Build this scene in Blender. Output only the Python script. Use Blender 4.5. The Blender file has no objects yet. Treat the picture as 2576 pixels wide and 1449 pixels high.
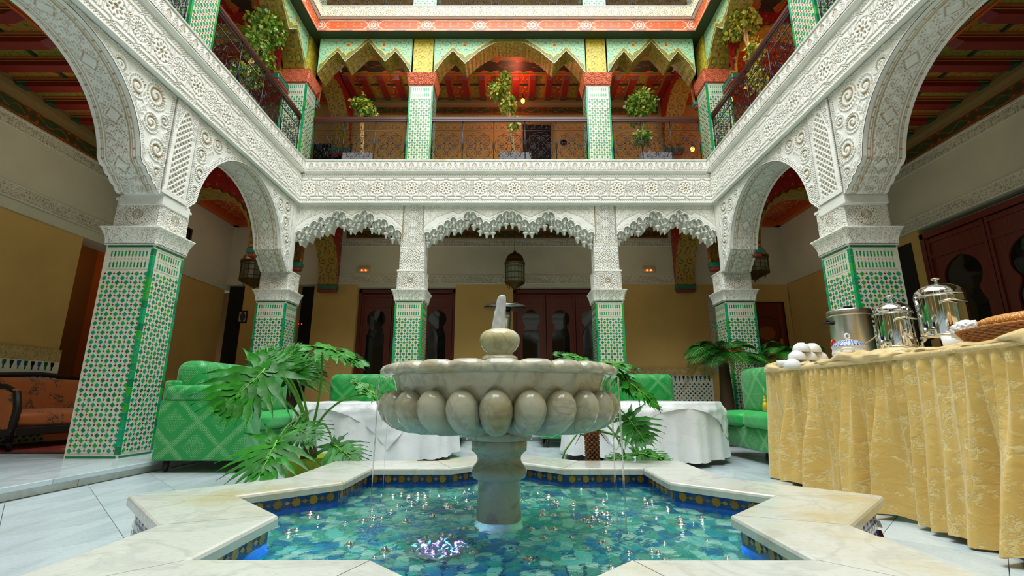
import bpy, math, random
import numpy as np
from mathutils import Matrix, Vector
random.seed(7); RNG=np.random.RandomState(7)
pi=math.pi; C=bpy.context.scene.collection; SC=bpy.context.scene
# ------------------------------------------------------------------ camera, light, exposure
FPX=1184.0; PITCH=math.atan(275/FPX); EYE=0.567
cam=bpy.data.cameras.new('camera'); camo=bpy.data.objects.new('camera',cam); C.objects.link(camo)
camo.location=(0,0,EYE); camo.rotation_euler=(pi/2+PITCH,0,0)
cam.sensor_width=36; cam.lens=FPX/2576*36; cam.clip_start=.02; SC.camera=camo
SC.view_settings.view_transform='Standard'; SC.view_settings.look='None'; SC.view_settings.gamma=1
SC.view_settings.exposure=0.1; SC.view_settings.use_curve_mapping=False
SC.cycles.max_bounces=8; SC.cycles.glossy_bounces=4; SC.cycles.transmission_bounces=7
W=bpy.data.worlds.new('world'); SC.world=W; W.use_nodes=True
W.node_tree.nodes['Background'].inputs[0].default_value=(.86,.95,1,1); W.node_tree.nodes['Background'].inputs[1].default_value=1.6
def light(name,kind,loc,e,col,size=.1,rot=(0,0,0),sy=None):
    l=bpy.data.lights.new(name,kind); l.energy=e; l.color=col
    if kind=='AREA':
        l.size=size
        if sy: l.shape='RECTANGLE'; l.size_y=sy
    elif kind=='POINT': l.shadow_soft_size=size
    o=bpy.data.objects.new(name,l); C.objects.link(o); o.location=loc; o.rotation_euler=rot; return o
light('skylight_glow','AREA',(-.09,2.0,9.35),1050,(.93,.98,1),6.1,(0,0,0),8.8)
# ------------------------------------------------------------------ helpers
def atY(u,v,Y):
    x=(u-1288)/FPX; p=-(v-724.5)/FPX; cy=math.cos(PITCH)-p*math.sin(PITCH); cz=math.sin(PITCH)+p*math.cos(PITCH)
    return x/cy*Y, Y, EYE+cz/cy*Y
def zY(v,Y): return atY(1288,v,Y)[2]
def xY(u,v,Y): return atY(u,v,Y)[0]
def hx(s):
    s=s.lstrip('#'); c=np.array([int(s[i:i+2],16)/255 for i in (0,2,4)]); return np.where(c<=.04045,c/12.92,((c+.055)/1.055)**2.4)
def ss(x,a,b): t=np.clip((x-a)/(b-a),0,1); return t*t*(3-2*t)
def band(d,w,s=.0025): return 1-ss(np.abs(d),w,w+s)
def cm(x,p): return (x+p/2)%p-p/2
def tri(x,p): return np.abs(cm(x,p))
def sdseg(x,y,a,b):
    ax,ay=a; bx,by=b; dx,dy=bx-ax,by-ay; t=np.clip(((x-ax)*dx+(y-ay)*dy)/(dx*dx+dy*dy),0,1); return np.hypot(x-ax-t*dx,y-ay-t*dy)
def polyd(x,y,P):
    d=None
    for a,b in zip(P[:-1],P[1:]):
        e=sdseg(x,y,a,b); d=e if d is None else np.minimum(d,e)
    return d
def mixc(a,b,t): t=np.asarray(t)[...,None]; return a*(1-t)+b*t
MESH={}
def setmesh(name,V,F,mat,col=None,smooth=False,uv=None):
    me=bpy.data.meshes.new(name); V=np.asarray(V,dtype=np.float32).reshape(-1,3)
    if isinstance(F,np.ndarray):
        n,k=F.shape; me.vertices.add(len(V)); me.vertices.foreach_set('co',V.ravel()); me.loops.add(n*k); me.polygons.add(n)
        me.loops.foreach_set('vertex_index',F.astype(np.int32).ravel()); me.polygons.foreach_set('loop_start',np.arange(0,n*k,k,dtype=np.int32))
        me.update(calc_edges=True)
    else: me.from_pydata(V.tolist(),[],F); me.update()
    if col is not None:
        a=me.color_attributes.new('Col','FLOAT_COLOR','POINT'); c=np.ones((len(V),4),dtype=np.float32); c[:,:3]=np.asarray(col).reshape(-1,3) if np.ndim(col)>1 else col
        a.data.foreach_set('color',c.ravel())
    if smooth: me.polygons.foreach_set('use_smooth',np.ones(len(me.polygons),dtype=bool))
    if uv is not None:
        ul=me.uv_layers.new(name='UVMap'); li=np.empty(len(me.loops),dtype=np.int32); me.loops.foreach_get('vertex_index',li)
        ul.data.foreach_set('uv',np.asarray(uv,dtype=np.float32)[li].ravel())
    if mat is not None:
        for m in (mat if isinstance(mat,(list,tuple)) else [mat]): me.materials.append(m)
    return me
def ob(name,me,parent=None,loc=(0,0,0),rot=(0,0,0),sc=None):
    o=bpy.data.objects.new(name,me); C.objects.link(o); o.parent=parent; o.location=loc; o.rotation_euler=rot
    if sc is not None: o.scale=sc
    return o
def tag(o,label,cat=None,group=None):
    o['label']=label
    if cat: o['category']=cat
    if group: o['group']=group
    return o
def thing(name,label,cat,loc=(0,0,0),rz=0,group=None): return tag(ob(name,None,None,loc,(0,0,rz)),label,cat,group)
def struct(o): o['kind']='structure'; return o
def stuff(o): o['kind']='stuff'; return o
def grid(nu,nv):
    i=np.arange(nu*nv).reshape(nv,nu); return np.stack([i[:-1,:-1],i[:-1,1:],i[1:,1:],i[1:,:-1]],-1).reshape(-1,4)
class MB:
    def __init__(s): s.V=[]; s.F=[]; s.c=[]; s.n=0
    def add(s,V,F,c=(1,1,1)):
        V=np.asarray(V,dtype=float).reshape(-1,3); F=F.tolist() if isinstance(F,np.ndarray) else F
        n=s.n; s.F+=[[i+n for i in f] for f in F]; s.V.append(V); c=np.asarray(c,dtype=float); s.c.append(np.broadcast_to(c,(len(V),3)) if c.ndim==1 else c.reshape(-1,3)); s.n+=len(V); return s
    def box(s,x0,x1,y0,y1,z0,z1,c=(1,1,1),b=0):
        if b<=0:
            V=[(x,y,z) for z in (z0,z1) for y in (y0,y1) for x in (x0,x1)]
            return s.add(V,[[0,2,3,1],[4,5,7,6],[0,1,5,4],[2,6,7,3],[0,4,6,2],[1,3,7,5]],c)
        V=[]
        for zi,(z,k) in enumerate(((z0,b),(z0+b,0),(z1-b,0),(z1,b))):
            X0,X1,Y0,Y1=x0+k,x1-k,y0+k,y1-k; q=b if k==0 else b*.6
            V+=[(X0+q,Y0,z),(X1-q,Y0,z),(X1,Y0+q,z),(X1,Y1-q,z),(X1-q,Y1,z),(X0+q,Y1,z),(X0,Y1-q,z),(X0,Y0+q,z)]
        F=[[7,6,5,4,3,2,1,0],[24+i for i in range(8)]]
        for r in range(3):
            for i in range(8): j=(i+1)%8; F.append([r*8+i,r*8+j,r*8+8+j,r*8+8+i])
        return s.add(V,F,c)
    def prism(s,P,z0,z1,c=(1,1,1),ax='z'):
        n=len(P); m={'z':lambda p,h:(p[0],p[1],h),'y':lambda p,h:(p[0],h,p[1]),'x':lambda p,h:(h,p[0],p[1])}[ax]
        V=[m(p,z0) for p in P]+[m(p,z1) for p in P]
        return s.add(V,[list(range(n))[::-1],list(range(n,2*n))]+[[i,(i+1)%n,n+(i+1)%n,n+i] for i in range(n)],c)
    def lathe(s,P,n=32,o=(0,0,0),sx=1,sy=1,c=(1,1,1),mod=None):
        t=np.arange(n)*2*pi/n; V=[]
        for r,z in P:
            rr=r*(mod(t,z) if mod else 1); V.append(np.stack([o[0]+sx*rr*np.cos(t),o[1]+sy*rr*np.sin(t),np.full(n,o[2]+z)],-1))
        F=[]
        for k in range(len(P)-1):
            for i in range(n): j=(i+1)%n; F.append([k*n+i,k*n+j,(k+1)*n+j,(k+1)*n+i])
        if P[0][0]>1e-4: F.append(list(range(n))[::-1])
        if P[-1][0]>1e-4: F.append([(len(P)-1)*n+i for i in range(n)])
        return s.add(np.concatenate(V),F,c)
    def tube(s,P,r,n=6,c=(1,1,1),closed=False,cap=True):
        P=[Vector(p) for p in P]; m=len(P); R=r if isinstance(r,(list,tuple,np.ndarray)) else [r]*m; V=[]; up=None
        for i,p in enumerate(P):
            a=P[(i-1)%m] if (closed or i>0) else p; b=P[(i+1)%m] if (closed or i<m-1) else p
            t=(b-a).normalized() if (b-a).length>1e-9 else Vector((0,0,1))
            if up is None: up=Vector((0,0,1)) if abs(t.z)<.9 else Vector((1,0,0))
            x=up-t*up.dot(t)
            x=x.normalized() if x.length>1e-6 else t.orthogonal().normalized()
            up=x; y=t.cross(x)
            for k in range(n): a_=2*pi*k/n; V.append(p+R[i]*(x*math.cos(a_)+y*math.sin(a_)))
        F=[]
        for i in range(m if closed else m-1):
            for k in range(n): F.append([i*n+k,i*n+(k+1)%n,((i+1)%m)*n+(k+1)%n,((i+1)%m)*n+k])
        if not closed and cap: F+= [list(range(n))[::-1],[(m-1)*n+k for k in range(n)]]
        return s.add([tuple(v) for v in V],F,c)
    def ball(s,o,r,n=12,m=8,c=(1,1,1),sc=(1,1,1)):
        P=[(max(1e-5,r*math.sin(pi*k/m)),-r*math.cos(pi*k/m)) for k in range(m+1)]; v=s.n
        t=MB().lathe(P,n); V=np.concatenate(t.V)*np.array(sc)+np.array(o); return s.add(V,t.F,c)
    def mesh(s,name,mat,smooth=False,col=True,uv=None):
        V=np.concatenate(s.V); return setmesh(name,V,s.F,mat,np.concatenate(s.c) if col else None,smooth,uv)
    def build(s,name,mat,parent=None,smooth=False,loc=(0,0,0),rot=(0,0,0)): return ob(name,s.mesh(name,mat,smooth),parent,loc,rot)
def shared(key,f):
    if key not in MESH: MESH[key]=f()
    return MESH[key]
# ------------------------------------------------------------------ node helper and materials
class X:
    def __init__(s,nt,k): s.nt=nt; s.k=k
    def _m(s,op,*a):
        n=s.nt.nodes.new('ShaderNodeMath'); n.operation=op
        for i,v in enumerate((s,)+a):
            if isinstance(v,X): s.nt.links.new(v.k,n.inputs[i])
            else: n.inputs[i].default_value=v
        return X(s.nt,n.outputs[0])
    def __add__(s,o): return s._m('ADD',o)
    def __sub__(s,o): return s._m('SUBTRACT',o)
    def __mul__(s,o): return s._m('MULTIPLY',o)
    def __truediv__(s,o): return s._m('DIVIDE',o)
    def fr(s): return s._m('FRACT')
    def ab(s): return s._m('ABSOLUTE')
    def sin(s): return s._m('SINE')
    def lt(s,o): return s._m('LESS_THAN',o)
    def gt(s,o): return s._m('GREATER_THAN',o)
    def mx(s,o): return s._m('MAXIMUM',o)
    def mn(s,o): return s._m('MINIMUM',o)
    def st(s,a,b):
        n=s.nt.nodes.new('ShaderNodeMapRange'); n.interpolation_type='SMOOTHSTEP'; s.nt.links.new(s.k,n.inputs[0]); n.inputs[1].default_value=a; n.inputs[2].default_value=b; return X(s.nt,n.outputs[0])
class Mat:
    def __init__(s,name,base=(.8,.8,.8),rough=.5,metal=0,**kw):
        s.m=bpy.data.materials.new(name); s.m.use_nodes=True; s.nt=s.m.node_tree; s.b=s.nt.nodes['Principled BSDF']
        s.set('Base Color',(*base,1)); s.set('Roughness',rough); s.set('Metallic',metal)
        for k,v in kw.items(): s.set(k.replace('_',' '),v)
    def set(s,k,v):
        i=s.b.inputs[k]
        if isinstance(v,X): s.nt.links.new(v.k,i)
        else: i.default_value=v
    def node(s,t,**kw):
        n=s.nt.nodes.new(t)
        for k,v in kw.items(): setattr(n,k,v)
        return n
    def coord(s,kind='Object'): return s.node('ShaderNodeTexCoord').outputs[kind]
    def xyz(s,k):
        n=s.node('ShaderNodeSeparateXYZ'); s.nt.links.new(k,n.inputs[0]); return [X(s.nt,o) for o in n.outputs]
    def noise(s,scale=5,detail=4,vec=None,dist=0,rough=.5,sc=None):
        n=s.node('ShaderNodeTexNoise'); n.inputs['Scale'].default_value=scale; n.inputs['Detail'].default_value=detail; n.inputs['Distortion'].default_value=dist; n.inputs['Roughness'].default_value=rough
        v=vec or s.coord()
        if sc:
            mp=s.node('ShaderNodeMapping'); mp.inputs['Scale'].default_value=sc; s.nt.links.new(v,mp.inputs[0]); v=mp.outputs[0]
        s.nt.links.new(v,n.inputs['Vector']); return X(s.nt,n.outputs['Fac'])
    def vor(s,scale,vec=None,feat='F1',out='Distance'):
        n=s.node('ShaderNodeTexVoronoi',feature=feat); n.inputs['Scale'].default_value=scale; s.nt.links.new(vec or s.coord(),n.inputs['Vector']); return X(s.nt,n.outputs[out])
    def mix(s,f,a,b):
        n=s.node('ShaderNodeMix',data_type='RGBA')
        for i,v in ((0,f),(6,a),(7,b)):
            if isinstance(v,X): s.nt.links.new(v.k,n.inputs[i])
            else: n.inputs[i].default_value=v if i==0 else (*v,1)
        return X(s.nt,n.outputs[2])
    def bump(s,h,d=.01,st=1):
        n=s.node('ShaderNodeBump'); n.inputs['Distance'].default_value=d; n.inputs['Strength'].default_value=st; s.nt.links.new(h.k,n.inputs['Height']); s.nt.links.new(n.outputs[0],s.b.inputs['Normal'])
    def attr(s):
        n=s.node('ShaderNodeVertexColor',layer_name='Col'); return X(s.nt,n.outputs[0])
def mulc(M,a,f,dark):  # darken colour a towards a*dark where f
    n=M.node('ShaderNodeMix',data_type='RGBA',blend_type='MULTIPLY'); M.nt.links.new(f.k,n.inputs[0]); M.nt.links.new(a.k,n.inputs[6]); n.inputs[7].default_value=(*dark,1); return X(M.nt,n.outputs[2])
def vcol(name,rough,var=.12,bump=0,scale=30,metal=0,**kw):
    M=Mat(name,rough=rough,metal=metal,**kw); a=M.attr(); M.set('Base Color',mulc(M,a,M.noise(scale,3).st(.35,.75),(1-var,)*3))
    if bump: M.bump(M.noise(scale*3,3),bump)
    return M.m
m_stucco=vcol('carved_stucco',.65,.12,.002,9)
m_glaze=vcol('glazed_tile',.13,.15,.0006,40)
m_paint=vcol('painted_wood',.45,.2,.001,25)
m_cloth=vcol('cloth',.7,.1,.001,60)
m_leaf=vcol('leaf',.38,.3,.001,20,0,Specular_IOR_Level=.35); 
m_porc=vcol('porcelain',.12,.03,0,20)
m_iron=Mat('wrought_iron',hx('#2c2f36'),.3,.7).m
m_white=vcol('white_plaster',.6,.06,.0006,4)
def marble(name,base,vein,stain,wet=.18,sc=3.0,amt=.5,vs=1.0,world=False):
    M=Mat(name,rough=wet)
    if world: pv=M.node('ShaderNodeNewGeometry').outputs['Position']; M.coord=lambda kind='Object':pv
    n=M.noise(sc,6,dist=1.2,sc=(1,vs,1)); v=(n-.5).ab().st(.0,.06); c=M.mix(v*amt+(1-amt),vein,base)
    st=M.noise(sc*.7,4); c=M.mix(st.st(.5,.78)*.8,c,stain); c=mulc(M,c,M.noise(60,3).st(.5,.8),(.86,.87,.86)); M.set('Base Color',c); M.bump(M.noise(12,4),.002); return M.m
m_marble=marble('floor_marble',hx('#c3d0d4'),hx('#98a8ae'),hx('#b9c6c6'),.22,1.6,.4,.25)
m_rim=marble('rim_marble',hx('#d3d4ca'),hx('#b9bab2'),hx('#c4b078'),.2,3.4,.5)
m_fount=marble('fountain_marble',hx('#bdb9a2'),hx('#6f716a'),hx('#9a8548'),.09,7.0,.34,1.0,True)
m_finial=marble('stained_marble',hx('#d8d3b6'),hx('#a39a62'),hx('#c2a935'),.1,8,.5)
def plaster(name,col,d=.85):
    M=Mat(name,rough=.75); c=M.mix(M.noise(1.6,5).st(.3,.75),col,col*d); M.set('Base Color',c); M.bump(M.noise(40,4),.002); return M.m
m_yellow=plaster('ochre_plaster',hx('#cfa85f')); m_cream=plaster('cream_plaster',hx('#cfc9ae')); m_brownw=plaster('dim_brown_plaster',hx('#8a6a35'))
m_wood=Mat('dark_wood',rough=.35); _n=m_wood.noise(6,5,sc=(8,8,1)); m_wood.set('Base Color',m_wood.mix(_n,hx('#7a2a18'),hx('#45150c'))); m_wood.bump(_n,.002); m_wood=m_wood.m
m_wood2=Mat('walnut_rail',rough=.3); _n=m_wood2.noise(8,4,sc=(1,8,8)); m_wood2.set('Base Color',m_wood2.mix(_n,hx('#5a2a20'),hx('#35150f'))); m_wood2=m_wood2.m
m_black=Mat('black_metal',hx('#141414'),.4,.3).m
m_dark=Mat('dark_interior',hx('#0c0908'),.8).m
m_glass=Mat('door_glass',hx('#14100f'),.04).m
m_chrome=Mat('chrome',(.72,.72,.72),.05,1).m; m_steel=Mat('brushed_steel',(.55,.52,.45),.28,1).m
m_satin=Mat('white_satin',rough=.38,Sheen_Weight=.3); m_satin.set('Base Color',m_satin.mix(m_satin.noise(6,3).st(.3,.8),hx('#eceeee'),hx('#dfe2e2'))); m_satin.bump(m_satin.noise(9,4,dist=1),.008); m_satin=m_satin.m
m_rope=Mat('golden_tassel_thread',hx('#d9b92c'),.45,.1).m
# green brocade: diamond lattice of fine gold thread, UV in metres
def brocade(name,g1,g2,k=2.6,dens=.42):
    M=Mat(name,rough=.42,Sheen_Weight=.25); u,v,_=M.xyz(M.coord('UV')); a=((u+v)*k).fr(); b=((u-v)*k).fr()
    ln=((a-.5).ab().gt(.489)).mx((b-.5).ab().gt(.489)).mx(((a-.5).ab()-.455).ab().lt(.006)).mx(((b-.5).ab()-.455).ab().lt(.006)); cell=((a-.5).ab()).mx((b-.5).ab())
    p=((u*420).sin()*(v*420).sin()); q=(((u+v)*260).sin()*((u-v)*260).sin()); fine=(p*.6+q*.6+M.noise(110,2,M.coord('UV'))*1.3-.55)
    msk=((cell*14).sin()*.5+.5)*.5+M.noise(5,2,M.coord('UV'))*.6; f=fine.gt(dens)*msk.gt(.42)
    c=M.mix(ln.mx(f),g1,g2); M.set('Base Color',c); M.bump(ln.mx(f),.0015); return M.m
m_broc=brocade('green_brocade',hx('#0b9440'),hx('#78bb74'))
m_seat=brocade('green_seat_fabric',hx('#10a848'),hx('#3fc060'),3.3,1.05)
def damask(name,c1,c2,r1=.3,r2=.55,sc=9):
    M=Mat(name,rough=.4,Sheen_Weight=.3); uv=M.coord('UV'); n=M.noise(sc,2,uv,dist=1.9); f=(n-.5).ab().st(.02,.05); s2=M.noise(sc*.55,1,uv).st(.48,.56)
    g=(X.__mul__(f*-1+1,s2)).mx(M.noise(sc*1.3,1,uv,dist=2).gt(.6)*s2); M.set('Base Color',M.mix(g,c1,c2)); M.set('Roughness',g*(r1-r2)+r2); M.bump(g*.25+M.noise(14,3,M.coord('UV'),dist=.8)*1.0,.006); return M.m
m_gold=damask('gold_damask',hx('#dcb968'),hx('#e9d290'),.28,.46,26); m_goldplain=damask('gold_satin',hx('#e2c384'),hx('#e8cd94'),.33,.36,8)
m_orange=damask('orange_damask',hx('#b05a1c'),hx('#46300f'),.5,.5,9)
# ------------------------------------------------------------------ carved and painted pattern functions
SHADE_TAN=hx('#b3976a'); WHT=hx('#f3f2ea')  # tan stands for shade, painted into the carved recesses
def rosette(x,y,R,n=12,holes=((.30,.10,.045),(.55,.12,.06),(.82,.12,.07))):
    r=np.hypot(x,y)/R; a=np.arctan2(y,x); h=np.ones_like(r)
    for k,(rc,dr,wd) in enumerate(holes):
        da=cm(a+(k%2)*pi/n,2*pi/n)*r; h=np.minimum(h,ss(np.hypot((r-rc)/dr,da/wd),.7,1.15))
    h=np.minimum(h,1-.8*band(r-.97,.02,.03)); return h,r
def scrolls(U,Z,p):
    i=np.floor(U/p); j=np.floor(Z/p); sg=np.where((i+j)%2==0,1.,-1.); x=cm(U-p/2,p); y=cm(Z-p/2,p)
    r=np.hypot(x,y); a=np.arctan2(y,x)*sg; pt=p*.22; d=cm(r-a/(2*pi)*pt,pt); h=1-ss(np.abs(d)/pt,.33,.44); h=np.where(r<p*.46,h,1-.9*band(np.abs(cm(U+Z,p/2.5)),.025*p,.03*p)); return h
def lattice(U,Z,p,w=.17): return np.maximum(1-ss(tri(U+Z,p)/p,w,w+.12),1-ss(tri(U-Z,p)/p,w,w+.12))
def f_frieze(U,Z):
    W2=.235; H=.36; x0=cm(U-W2/2,W2); k=np.floor(U/W2)%2; zc=Z-H/2
    hA,rA=rosette(x0,zc,.099,8,((.12,.1,.10),(.50,.2,.10),(.86,.12,.09))); hB,rB=rosette(x0,zc,.099,16,((.25,.12,.03),(.52,.12,.05),(.8,.12,.05)))
    h=np.where(k==0,hA,hB); x=np.abs(x0); z=np.abs(zc)
    P1=[(.1175,.128),(.034,.128),(0,.154),(-.03,.176)]; d=polyd(x,z,P1); d=np.minimum(d,polyd(x,z,[(.098,.128),(.098,.062),(.1175,.04)])); d=np.minimum(d,polyd(x,z,[(0,.154),(.03,.176),(.1175,.176)])); d=np.minimum(d,polyd(x,z,[(.1175,.0),(.1,.012),(.1,.04)]))
    g=.92-.9*band(d-.0065,.0016,.0018); return np.where(np.hypot(x0,zc)<.099,h,g)
def f_parapet(U,Z):
    p=.177; H=.13; x=cm(U,p); z=Z/H; h=.75+0*U
    r=np.hypot(x,(Z-.075)*.9); dr=np.where(Z>.075,np.abs(x)+(Z-.075)*.75,r); h=np.where(dr<.027,.22,h); h=np.where(np.abs(dr-.031)<.003,0.,h)
    x2=cm(U+p/2,p); leaf=np.abs(x2)<.035*(1-np.clip(z-.2,0,1)**1.5); h=np.where(leaf&(z>.2)&(z<.95),lattice(U,Z,.022),h); h=np.where(z<.33,scrolls(U,Z,.043),h)
    d=polyd(np.abs(x),Z,[(.0,.128),(.03,.105),(.045,.06),(.088,.04)]); h=np.maximum(h,band(d,.003)); return h
def f_square(U,Z):   # big rosette in a square field, -1..1 scaled to metres
    h,r=rosette(U,Z,.105,16,((.22,.12,.03),(.42,.12,.06),(.66,.1,.05),(.86,.1,.055))); return np.where(r<1,h,scrolls(U,Z,.062))
def f_fine(p): return lambda U,Z: scrolls(U,Z,p)
def f_lat(p): return lambda U,Z: lattice(U,Z,p)
def f_panel(U,Z):    # arabesque: mirrored scrolls up a shaft
    x=np.abs(U); s=scrolls(x+.003,Z,.075); mid=band(x-.006-.02*np.abs(np.sin(Z*20)),.004); return np.maximum(s*(x<.145),mid)
def f_scroll(U,Z):
    x=np.abs(U); h=scrolls(x+.02,Z*1.0,.11); b=band(Z-.02*np.cos(U*26)-.17,.006); return np.maximum(h*.9,b)
def stc(h): return mixc(SHADE_TAN,WHT,ss(h,.0,.42))  # colour by relief depth: crease shade painted over white stucco
def relief(key,fn,u0,u1,z0,z1,st,dep=.012,mat=None,colf=stc):
    """panel in the u,z plane, relief pointing to -w"""
    def f():
        nu=max(2,int((u1-u0)/st)+1); nz=max(2,int((z1-z0)/st)+1); U,Z=np.meshgrid(np.linspace(u0,u1,nu),np.linspace(z0,z1,nz)); h=fn(U,Z)
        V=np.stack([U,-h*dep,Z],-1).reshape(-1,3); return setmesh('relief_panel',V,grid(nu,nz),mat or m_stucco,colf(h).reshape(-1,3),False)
    return shared(key,f)
def painted(key,cf,u0,u1,z0,z1,st,mat=None,rel=None):
    def f():
        nu=max(2,int((u1-u0)/st)+1); nz=max(2,int((z1-z0)/st)+1); U,Z=np.meshgrid(np.linspace(u0,u1,nu),np.linspace(z0,z1,nz)); c=cf(U,Z)
        V=np.stack([U,0*U,Z],-1).reshape(-1,3); return setmesh('painted_panel',V,grid(nu,nz),mat or m_paint,c.reshape(-1,3),False)
    return shared(key,f)
def flat(c,U): return np.broadcast_to(c,U.shape+(3,)).copy()
def over(col,c,m): return mixc(col,c,np.clip(m,0,1))
def flower(col,U,Z,x,z,R,c1,c2,n=6):
    r=np.hypot(U-x,Z-z); a=np.arctan2(Z-z,U-x); rr=R*(.75+.25*np.cos(n*a)); col=over(col,c1,1-ss(r,rr*.9,rr)); return over(col,c2,1-ss(r,R*.35,R*.42))
def vines(col,U,Z,p,c,w=.004,ph=0):
    i=np.floor(U/p+ph); x=cm(U+ph*p-p/2,p); z=cm(Z+.5*p*(i%2)-p/2,p); r=np.hypot(x,z); a=np.arctan2(z,x)*np.where(i%2==0,1,-1); d=cm(r-a/(2*pi)*p*.3,p*.3)
    return over(col,c,band(d,w*.6,w*.6)*(r<p*.45)*(r>p*.1))
def floral(base,line,acc,p=.16,w=.004):
    def f(U,Z):
        c=flat(base,U); c=vines(c,U,Z,p,line,w); x=cm(U,p); z=cm(Z,p); j=(np.floor(U/p+.5)+np.floor(Z/p+.5))%len(acc)
        r=np.hypot(x,z); a=np.arctan2(z,x); m=1-ss(r,p*.15*(.7+.3*np.cos(6*a)),p*.19*(.7+.3*np.cos(6*a)))
        for k,q in enumerate(acc): c=over(c,q,m*(j==k))
        x2=cm(U+p/2,p); z2=cm(Z+p/2,p); c=over(c,acc[(1)%len(acc)],(np.abs(x2)+np.abs(z2)*2.2<p*.13)*1.); return over(c,line,(r<p*.05)*1.)
    return f
def cartouche(base,edge,fill,acc,P=.86,H=.22):
    def f(U,Z):
        x=cm(U,P); z=Z-H/2; ax=np.abs(x); az=np.abs(z); c=flat(base,U)
        d=np.maximum(ax-P*.40,np.maximum(az-H*.36,(ax-P*.40)*.8+az-H*.10)); c=over(c,fill,(d<0)*1.); c=over(c,edge,band(d,.005,.004))
        c=over(c,acc[0],(np.abs(cm(U,.13))*.6+np.abs(az-H*.14)<.012)*(d<-.012)); c=over(c,acc[1],band(z-.03*np.sin(U*24),.004)*(d<-.01)*.8)
        xr=P/2-ax; r=np.hypot(xr,z); a=np.arctan2(z,xr); rr=H*.34*(1+.06*np.cos(8*a)); c=over(c,fill*.8,(r<rr)*1.); c=over(c,edge,band(r-rr,.005,.004)); c=over(c,edge,((np.abs(cm(a,pi/4))*r<.012)&(r>.02)&(r<rr*.7))*1.)
        c=over(c,acc[2],((az>H*.40)&(az<H*.46)&(np.abs(cm(U,P/2))<.1))*1.); return over(c,edge,band(az-H*.385,.003,.002)*.8)
    return f
# ------------------------------------------------------------------ frames of the four arcades
GZ=.084; AX=-.09
FR={'back':(AX,6.5,0.),'left':(-3.18,2.0,pi/2),'right':(3.0,2.0,-pi/2),'rear':(AX,-2.5,pi)}
WO={'back':2.0,'left':2.12,'right':2.1,'rear':2.0}; HL={'back':3.09,'rear':3.09,'left':4.5,'right':4.5}
def fw(side,u,w,z=0):
    x,y,r=FR[side]; return (x+u*math.cos(r)-w*math.sin(r), y+u*math.sin(r)+w*math.cos(r), z)
def fthing(side,name,label,cat,u=0,w=0,z=0,group=None): return thing(name,label,cat,fw(side,u,w,z),FR[side][2],group)
WHERE={'back':'far side','left':'left side','right':'right side','rear':'near side behind the camera'}
cg=[hx(c) for c in ('#0f8f5b','#14a368','#0b7a50','#2aa33a','#149a72','#0fa060')]; RED=hx('#8f1d2a'); BONE=hx('#dcd9c4')
# ------------------------------------------------------------------ floors
def build_floor():
    mb=MB().box(-2.83,2.87,-2.6,6.56,-.12,-.012); fl=struct(ob('floor',mb.mesh('floor',Mat('slab_grout',hx('#8f8874'),.8).m),None)); k=0
    q=.372; lim=[(0,-2.82,1),(0,2.86,-1),(1,-2.59,1),(1,6.52,-1)]; bulk=MB()
    def clip(P):
        for ax,v,sg in lim:
            out=[]
            for a,b in zip(P,P[1:]+P[:1]):
                ia=(a[ax]-v)*sg>=0; ib=(b[ax]-v)*sg>=0
                if ia: out.append(a)
                if ia!=ib: t=(v-a[ax])/(b[ax]-a[ax]); out.append((a[0]+(b[0]-a[0])*t,a[1]+(b[1]-a[1])*t))
            P=out
            if len(P)<3: return None
        return P
    g=.0011; r2=math.sqrt(.5)
    for i in range(-26,27):
        for j in range(-26,27):
            o=.06; Q=[(i*q+g,j*q+o+g),((i+1)*q-g,j*q+o+g),((i+1)*q-g,(j+1)*q+o-g),(i*q+g,(j+1)*q+o-g)]; P=[((a-b)*r2,(a+b)*r2) for a,b in Q]; P=clip(P)
            if not P: continue
            cx=sum(p[0] for p in P)/len(P); cy=sum(p[1] for p in P)/len(P)
            if abs(cx+.025)<.92 and 1.1<cy<2.9: continue
            if cy>.45 and abs(cx)<cy*1.25+.3:
                mb=MB(); n=len(P); V=[(p[0]-cx,p[1]-cy,-.012) for p in P]+[(p[0]-cx,p[1]-cy,-.0012) for p in P]+[((p[0]-cx)*.997,(p[1]-cy)*.997,0) for p in P]
                mb.add(V,[[2*n+k for k in range(n)]]+[[a*n+k,a*n+(k+1)%n,(a+1)*n+(k+1)%n,(a+1)*n+k] for a in (0,1) for k in range(n)]); ob('slab',mb.mesh('slab',m_marble),fl,(cx,cy,0))
            else: bulk.prism(P,-.012,0)
    stuff(bulk.build('rear_slabs',m_marble,fl))
    return fl
build_floor()
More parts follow.
